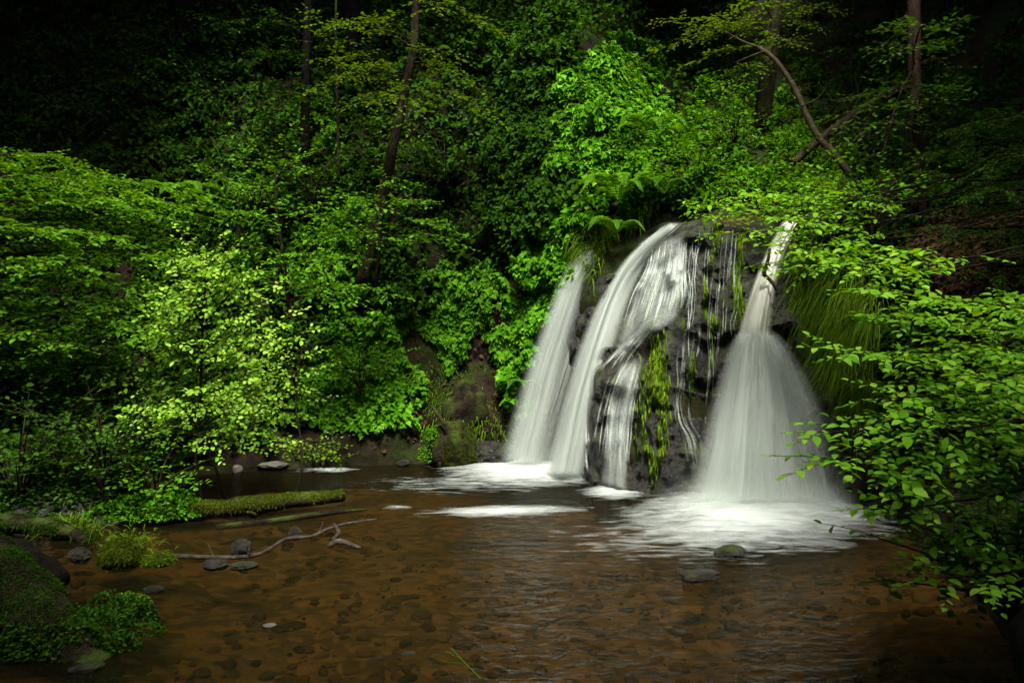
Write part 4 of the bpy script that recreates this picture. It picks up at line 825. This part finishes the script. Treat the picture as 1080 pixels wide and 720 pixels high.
# ------------------------------------------------------------------ stones, logs and driftwood
def ico(sub=3):
    import bmesh
    bm = bmesh.new(); bmesh.ops.create_icosphere(bm, subdivisions=sub, radius=1.0)
    v = np.array([x.co[:] for x in bm.verts]); f = np.array([[y.index for y in x.verts] for x in bm.faces]); bm.free(); return v, f
ICO = ico(4)
def fuzz(parent, n, L, m=None, zmin=.0, gap=.42, name='moss', w=.004, gs=4.0):
    me = parent.data; V = np.zeros(len(me.vertices) * 3); me.vertices.foreach_get('co', V); V = V.reshape(-1, 3)
    me.calc_loop_triangles(); Tn = np.zeros(len(me.loop_triangles) * 3, np.int32); me.loop_triangles.foreach_get('vertices', Tn); Tn = Tn.reshape(-1, 3)
    a, b, c = V[Tn[:, 0]], V[Tn[:, 1]], V[Tn[:, 2]]; cr = np.cross(b - a, c - a); ar = np.linalg.norm(cr, axis=1); nn = cr / np.maximum(ar, 1e-9)[:, None]
    cen = V.mean(0)
    k = rng.choice(len(Tn), n * 2, p=ar / ar.sum()); u = rng.random((n * 2, 2)); f = u.sum(1) > 1; u[f] = 1 - u[f]
    q = a[k] + (b[k] - a[k]) * u[:, :1] + (c[k] - a[k]) * u[:, 1:]; N2 = nn[k]
    sel = (N2[:, 2] + rng.normal(0, .15, len(q)) > zmin) & (fbm(q * gs, 77, 3) > gap); q, N2 = q[sel][:n], N2[sel][:n]
    d = nrm(N2 + rng.normal(0, .45, q.shape)); me2 = blades(name, q - N2 * .003, d, L * rng.uniform(.4, 1.2, len(q)), w, m or M['turf'], 1.0, seg=2)
    o = bpy.data.objects.new(name, me2); COL.objects.link(o); o.parent = parent; return o
def stone(label, px, py, w, h, m, Y=None, dpt=.8, name='stone', rough=.35, seed=None, sink=.25, rot=.4, group=None, cat=None, blocky=.0):
    """px, py: where its foot meets the water or ground; w, h in rows at that distance"""
    seed = seed or int(px * 7 + py * 3); b = W(px, py) if Y is None else P(px, py, Y); s = b[1] / F
    v = ICO[0].copy()
    if blocky: v = np.sign(v) * np.abs(v) ** (1 - blocky); 
    n = fbm(v * 1.3 + seed, seed % 50, 4)[:, None] - .5; n2 = fbm(v * 5 + seed, 5, 3)[:, None] - .5
    v = v * (1 + rough * 1.6 * n + rough * .55 * n2); c, sn = math.cos(rot), math.sin(rot)
    v = v * np.array([w * s / 2, w * s / 2 * dpt, h * s * (1 + sink) / 2]); v = np.stack([v[:, 0] * c - v[:, 1] * sn, v[:, 0] * sn + v[:, 1] * c, v[:, 2]], -1)
    hh = h * s; cen = b + np.array([0, w * s / 2 * dpt * .5, hh * (1 - sink) / 2])
    return obj(name, make_mesh(name, v + cen, [ICO[1]], [m], True), None, label, cat or name.replace('_', ' '), group)
stone('flat dark stone in the pool below the right fan', 740, 612, 44, 9, M['stone'], dpt=.5, blocky=.4, rough=.2)
stone('rounded stone awash at the edge of the right foam', 772, 588, 36, 11, M['stone'], rough=.3)
stone('mossy square stone in the water behind the driftwood', 253, 584, 21, 14, M['stone'], blocky=.15, rough=.55)
stone('low grey stone under the left half of the driftwood', 226, 600, 26, 10, M['stone'])
stone('flat grey stone beside the driftwood bend', 255, 600, 30, 7, M['stone'], dpt=.6)
stone('small dark stone behind the fork of the driftwood', 311, 568, 14, 12, M['stone'])
stone('dark wet stone between the grass tuft and the green mound', 82, 592, 22, 15, M['stone'])
o = stone('bright moss cushion at the butt of the driftwood', 165, 597, 32, 13, M['mossstone'], rough=.25, name='mossy_stone'); fuzz(o, 2500, .022, M['moss'], -.3, .2)
o = stone('shaggy green moss mound standing in the shallows', 125, 598, 42, 27, M['mossstone'], rough=.35, name='mossy_mound', cat='moss mound'); fuzz(o, 4000, .03, M['turf'], -.3, .2)
stone('half sunk stone in front of the green mound', 160, 625, 22, 6, M['stone'])
stone('pale flat stone just under the surface at lower left', 283, 661, 14, 3, M['greystone'])
stone('wide flat grey stone at the bottom left', 90, 708, 34, 7, M['stone'], dpt=.6)
stone('small pale stone on the far left shore', 160, 514, 14, 9, M['greystone'], name='pale_stone', cat='stone')
stone('rounded pale stone beside the thin trunk on the far shore', 250, 500, 11, 10, M['greystone'], Y=10.3, name='pale_stone', cat='stone')
stone('long pale stone on the far shore by the waterside plants', 287, 494, 30, 7, M['greystone'], Y=10.5, name='pale_stone', cat='stone')
o = stone('mossy boulder at the foot of the bank left of the falls', 474, 492, 52, 46, M['mossbank'], Y=10.75, dpt=.8, rough=.6, name='boulder', blocky=.25); fuzz(o, 5000, .03, M['turf'], -.3, .42)
stone('low dark boulder between the mossy boulder and the left stream', 515, 491, 60, 26, M['rock'], Y=11.0, rough=.6, name='boulder', dpt=.7)
stone('tall narrow boulder leaning on the soil above the mossy boulder', 492, 455, 44, 50, M['mossbank'], Y=11.3, rough=.6, name='boulder', dpt=.7)
stone('small grey stone against the far shore foam', 425, 491, 14, 6, M['stone'], Y=10.8)
sp = [(560, 664), (655, 703), (430, 690), (705, 662)]
for i, (x, y) in enumerate(sp):
    o = stone('small pebble breaking the surface in the near shallows', x, y, rng.uniform(9, 15), 1.2, M['stone'], seed=i + 3, sink=.6, name='pebble', group='pebbles in the near shallows', rough=.3)

t = thing('mossy_log', 'moss covered log lying along the left bank into the pool', 'log', W(270, 545)); tr = Tubes()
tr.add([W(130, 552) + [0, 0, .05], W(190, 548) + [0, 0, .08], W(250, 545) + [0, 0, .10], W(300, 541) + [0, 0, .115], W(362, 534) + [0, 0, .115]], [.095, .09, .085, .08, .062], 14, 60, .3)
fuzz(obj('trunk', tr.mesh('trunk', M['mosslog']), t), 9000, .03, zmin=-.1, gap=.36)
tr = Tubes(); tr.add([W(268, 549) + [0, 0, .05], W(262, 553) + [0, -.02, .12]], [.03, .012], 7, 6, .2); obj('branch_stub', tr.mesh('branch_stub', M['mosslog']), t)
tr = Tubes(); tr.add([W(228, 556), W(290, 550) + [0, 0, .01], W(340, 544) + [0, 0, .02], W(386, 537)], [.03, .03, .025, .012], 9, 40, .35)
obj('thin_log', tr.mesh('thin_log', M['mossbank']), None, 'thin dark log lying in the water against the mossy log', 'log')
t = thing('driftwood_branch', 'long grey forked branch lying in the shallow water', 'branch', W(290, 580)); tr = Tubes()
tr.add([W(178, 590) + [0, 0, .03], W(215, 592) + [0, 0, .035], W(247, 593) + [0, 0, .04], W(272, 587) + [0, 0, .02], W(288, 580) + [0, 0, .03], W(300, 575) + [0, 0, .05], W(312, 573) + [0, 0, .05]], [.019, .018, .014, .018], 8, 60, .35)
obj('main_branch', tr.mesh('main_branch', M['greywood']), t)
tr = Tubes(); tr.add([W(312, 573) + [0, 0, .05], W(330, 571) + [0, 0, .05], W(348, 564) + [0, 0, .06], W(370, 558) + [0, 0, .06], W(397, 553) + [0, 0, .05]], [.018, .016, .014, .008], 8, 50, .35)
obj('side_branch', tr.mesh('side_branch', M['greywood']), t)
for pth, r_ in [([(225, 592), (219, 584)], .007), ([(262, 590), (270, 597)], .008), ([(335, 570), (341, 560)], .006), ([(372, 557), (383, 561)], .005)]:
    tr = Tubes(); tr.add([W(*pth[0]) + [0, 0, .045], W(*pth[1]) + [0, 0, .09]], [r_, r_ * .4], 6, 6, .3); obj('twig', tr.mesh('twig', M['greywood']), t)
tr = Tubes(); tr.add([W(351, 574) + [0, 0, .03], W(357, 574) + [0, 0, .10], W(352, 566) + [0, 0, .12]], [.016, .02, .008], 7, 10, .3); tr.add([W(346, 578) + [0, 0, .02], W(358, 577) + [0, 0, .05], W(380, 580) + [0, 0, .02]], [.02, .026, .012], 7, 16, .3)
obj('wood_fragment', tr.mesh('wood_fragment', M['greywood']), None, 'broken piece of pale wood beside the fork of the driftwood', 'wood')
t = thing('old_log', 'great mossy log slanting into the water at the bottom left', 'log', (-2.6, 4.5, 0)); tr = Tubes()
tr.add([(-4.2, 4.9, .50), (-3.4, 4.75, .42), (-2.95, 4.6, .24), (-2.55, 4.45, .06), (-2.2, 4.3, -.1)], [.28, .26, .23, .18, .10], 22, 90, .35)
fuzz(obj('trunk', tr.mesh('trunk', M['mossbank']), t), 26000, .035, M['dark'], zmin=-.7, gap=.40)
def moss_clump(label, c, rad, n, leaf, m, name='moss_clump', cat='moss'):
    v = nrm(rng.normal(0, 1, (n, 3))); v[:, 2] = np.abs(v[:, 2]) * .9 + .02; v = v * (.55 + .9 * fbm(v * 2.3 + c[0], 3, 3))[:, None]
    q = np.asarray(c) + v * np.asarray(rad); obj(name, leaf_mesh(name, q, nrm(v + rng.normal(0, .5, (n, 3)) + [0, 0, -.3]), v + rng.normal(0, .35, (n, 3)) + [0, 0, .3], leaf * rng.uniform(.5, 1.2, n), m, T_FAR), None, label, cat)
moss_clump('green leafy moss clump at the tip of the old log', W(112, 672) + [0, .1, 0], (.26, .2, .20), 2600, .026, M['dark'])
moss_clump('brighter green moss cushion on the right end of the old log', W(128, 660) + [0, .1, .02], (.14, .12, .13), 1300, .024, M['ivy'])
moss_clump('low moss growing along the base of the old log', W(50, 690) + [0, .1, 0], (.42, .22, .22), 3000, .026, M['dark'])
moss_clump('moss and small leaves on the bank behind the mossy log', W(145, 553) + [0, .2, .05], (.5, .3, .18), 2000, .045, M['ivy'])
moss_clump('leafy herbs at the landward end of the mossy log', W(120, 552) + [0, .3, .08], (.5, .3, .25), 2200, .05, M['dark'])
moss_clump('bright moss beside the mossy boulder', P(455, 486, 10.7), (.14, .1, .5), 1300, .03, M['ivy'])
d = nrm(np.stack([rng.normal(0, .7, 420), rng.normal(0, .7, 420), np.ones(420)], -1)); bb = W(125, 598) + [0, .15, .12] + np.stack([rng.normal(0, .1, 420), rng.normal(0, .07, 420), rng.normal(0, .05, 420)], -1)
obj('grass', blades('grass', bb, d, .14 * rng.uniform(.4, 1.2, 420), .004, M['grass'], 1.3), bpy.data.objects['mossy_mound'])
t = Tubes(); t.add([(-4.9, 6.6, .22), (-4.4, 6.75, .16), (-3.95, 6.85, .10), (-3.6, 6.8, .0)], [.09, .085, .05], 12, 30, .45)
o = obj('brown_root', t.mesh('brown_root', M['bark']), None, 'brown root lying on the left bank below the grass tuft', 'root'); fuzz(o, 7000, .035, M['dark'], -.1, .36)
t = Tubes(); t.add([(-3.75, 5.75, .16), (-3.45, 5.7, .13), (-3.15, 5.55, .02)], [.11, .12, .07], 12, 24, .5)
obj('rotten_stump', t.mesh('rotten_stump', M['darkbark']), None, 'black rotten stump piece lying behind the old log', 'stump')

# broken branch caught beside the right jet
t = Tubes(); Yj = 9.0; t.add([P(812, 262, Yj), P(810, 274, Yj), P(806, 288, Yj), P(811, 294, Yj), P(816, 300, Yj - .05), P(819, 307, Yj - .05)], [.016, .022, .026, .02, .022, .012], 8, 30, .3)
t.add([P(809, 292, Yj), P(803, 290, Yj)], [.014, .006], 6); obj('broken_branch', t.mesh('broken_branch', M['deadwood']), None, 'pale broken branch caught in front of the narrow right jet', 'branch')
t = Tubes(); t.add([P(470, 448, 10.6), P(462, 438, 10.65), P(456, 428, 10.7)], [.03, .035, .015], 8, 12, .4); obj('driftwood_piece', t.mesh('driftwood_piece', M['deadwood']), None, 'pale piece of driftwood resting on the mossy boulder', 'driftwood')
# yellow twig in the near water
tw = thing('twig', 'thin yellow twig with tiny leaves sticking out of the near water', 'twig', W(508, 715)); tr = Tubes()
p0 = W(508, 716); tr.add([p0, p0 + [-.05, .02, .04], p0 + [-.16, .05, .14]], [.004, .002], 5, 10); tr.add([p0 + [-.09, .03, .07], p0 + [-.2, .02, .08]], [.002, .001], 4)
obj('stem', tr.mesh('stem', M['grass']), tw); pl = Plant(); pl.twig(p0 + [-.1, .03, .08], (-.7, .2, .6), .1, .018); a, d, n, s = pl.arr(); obj('leaves', leaf_mesh('leaves', a, d, n, s, M['grass']), tw)
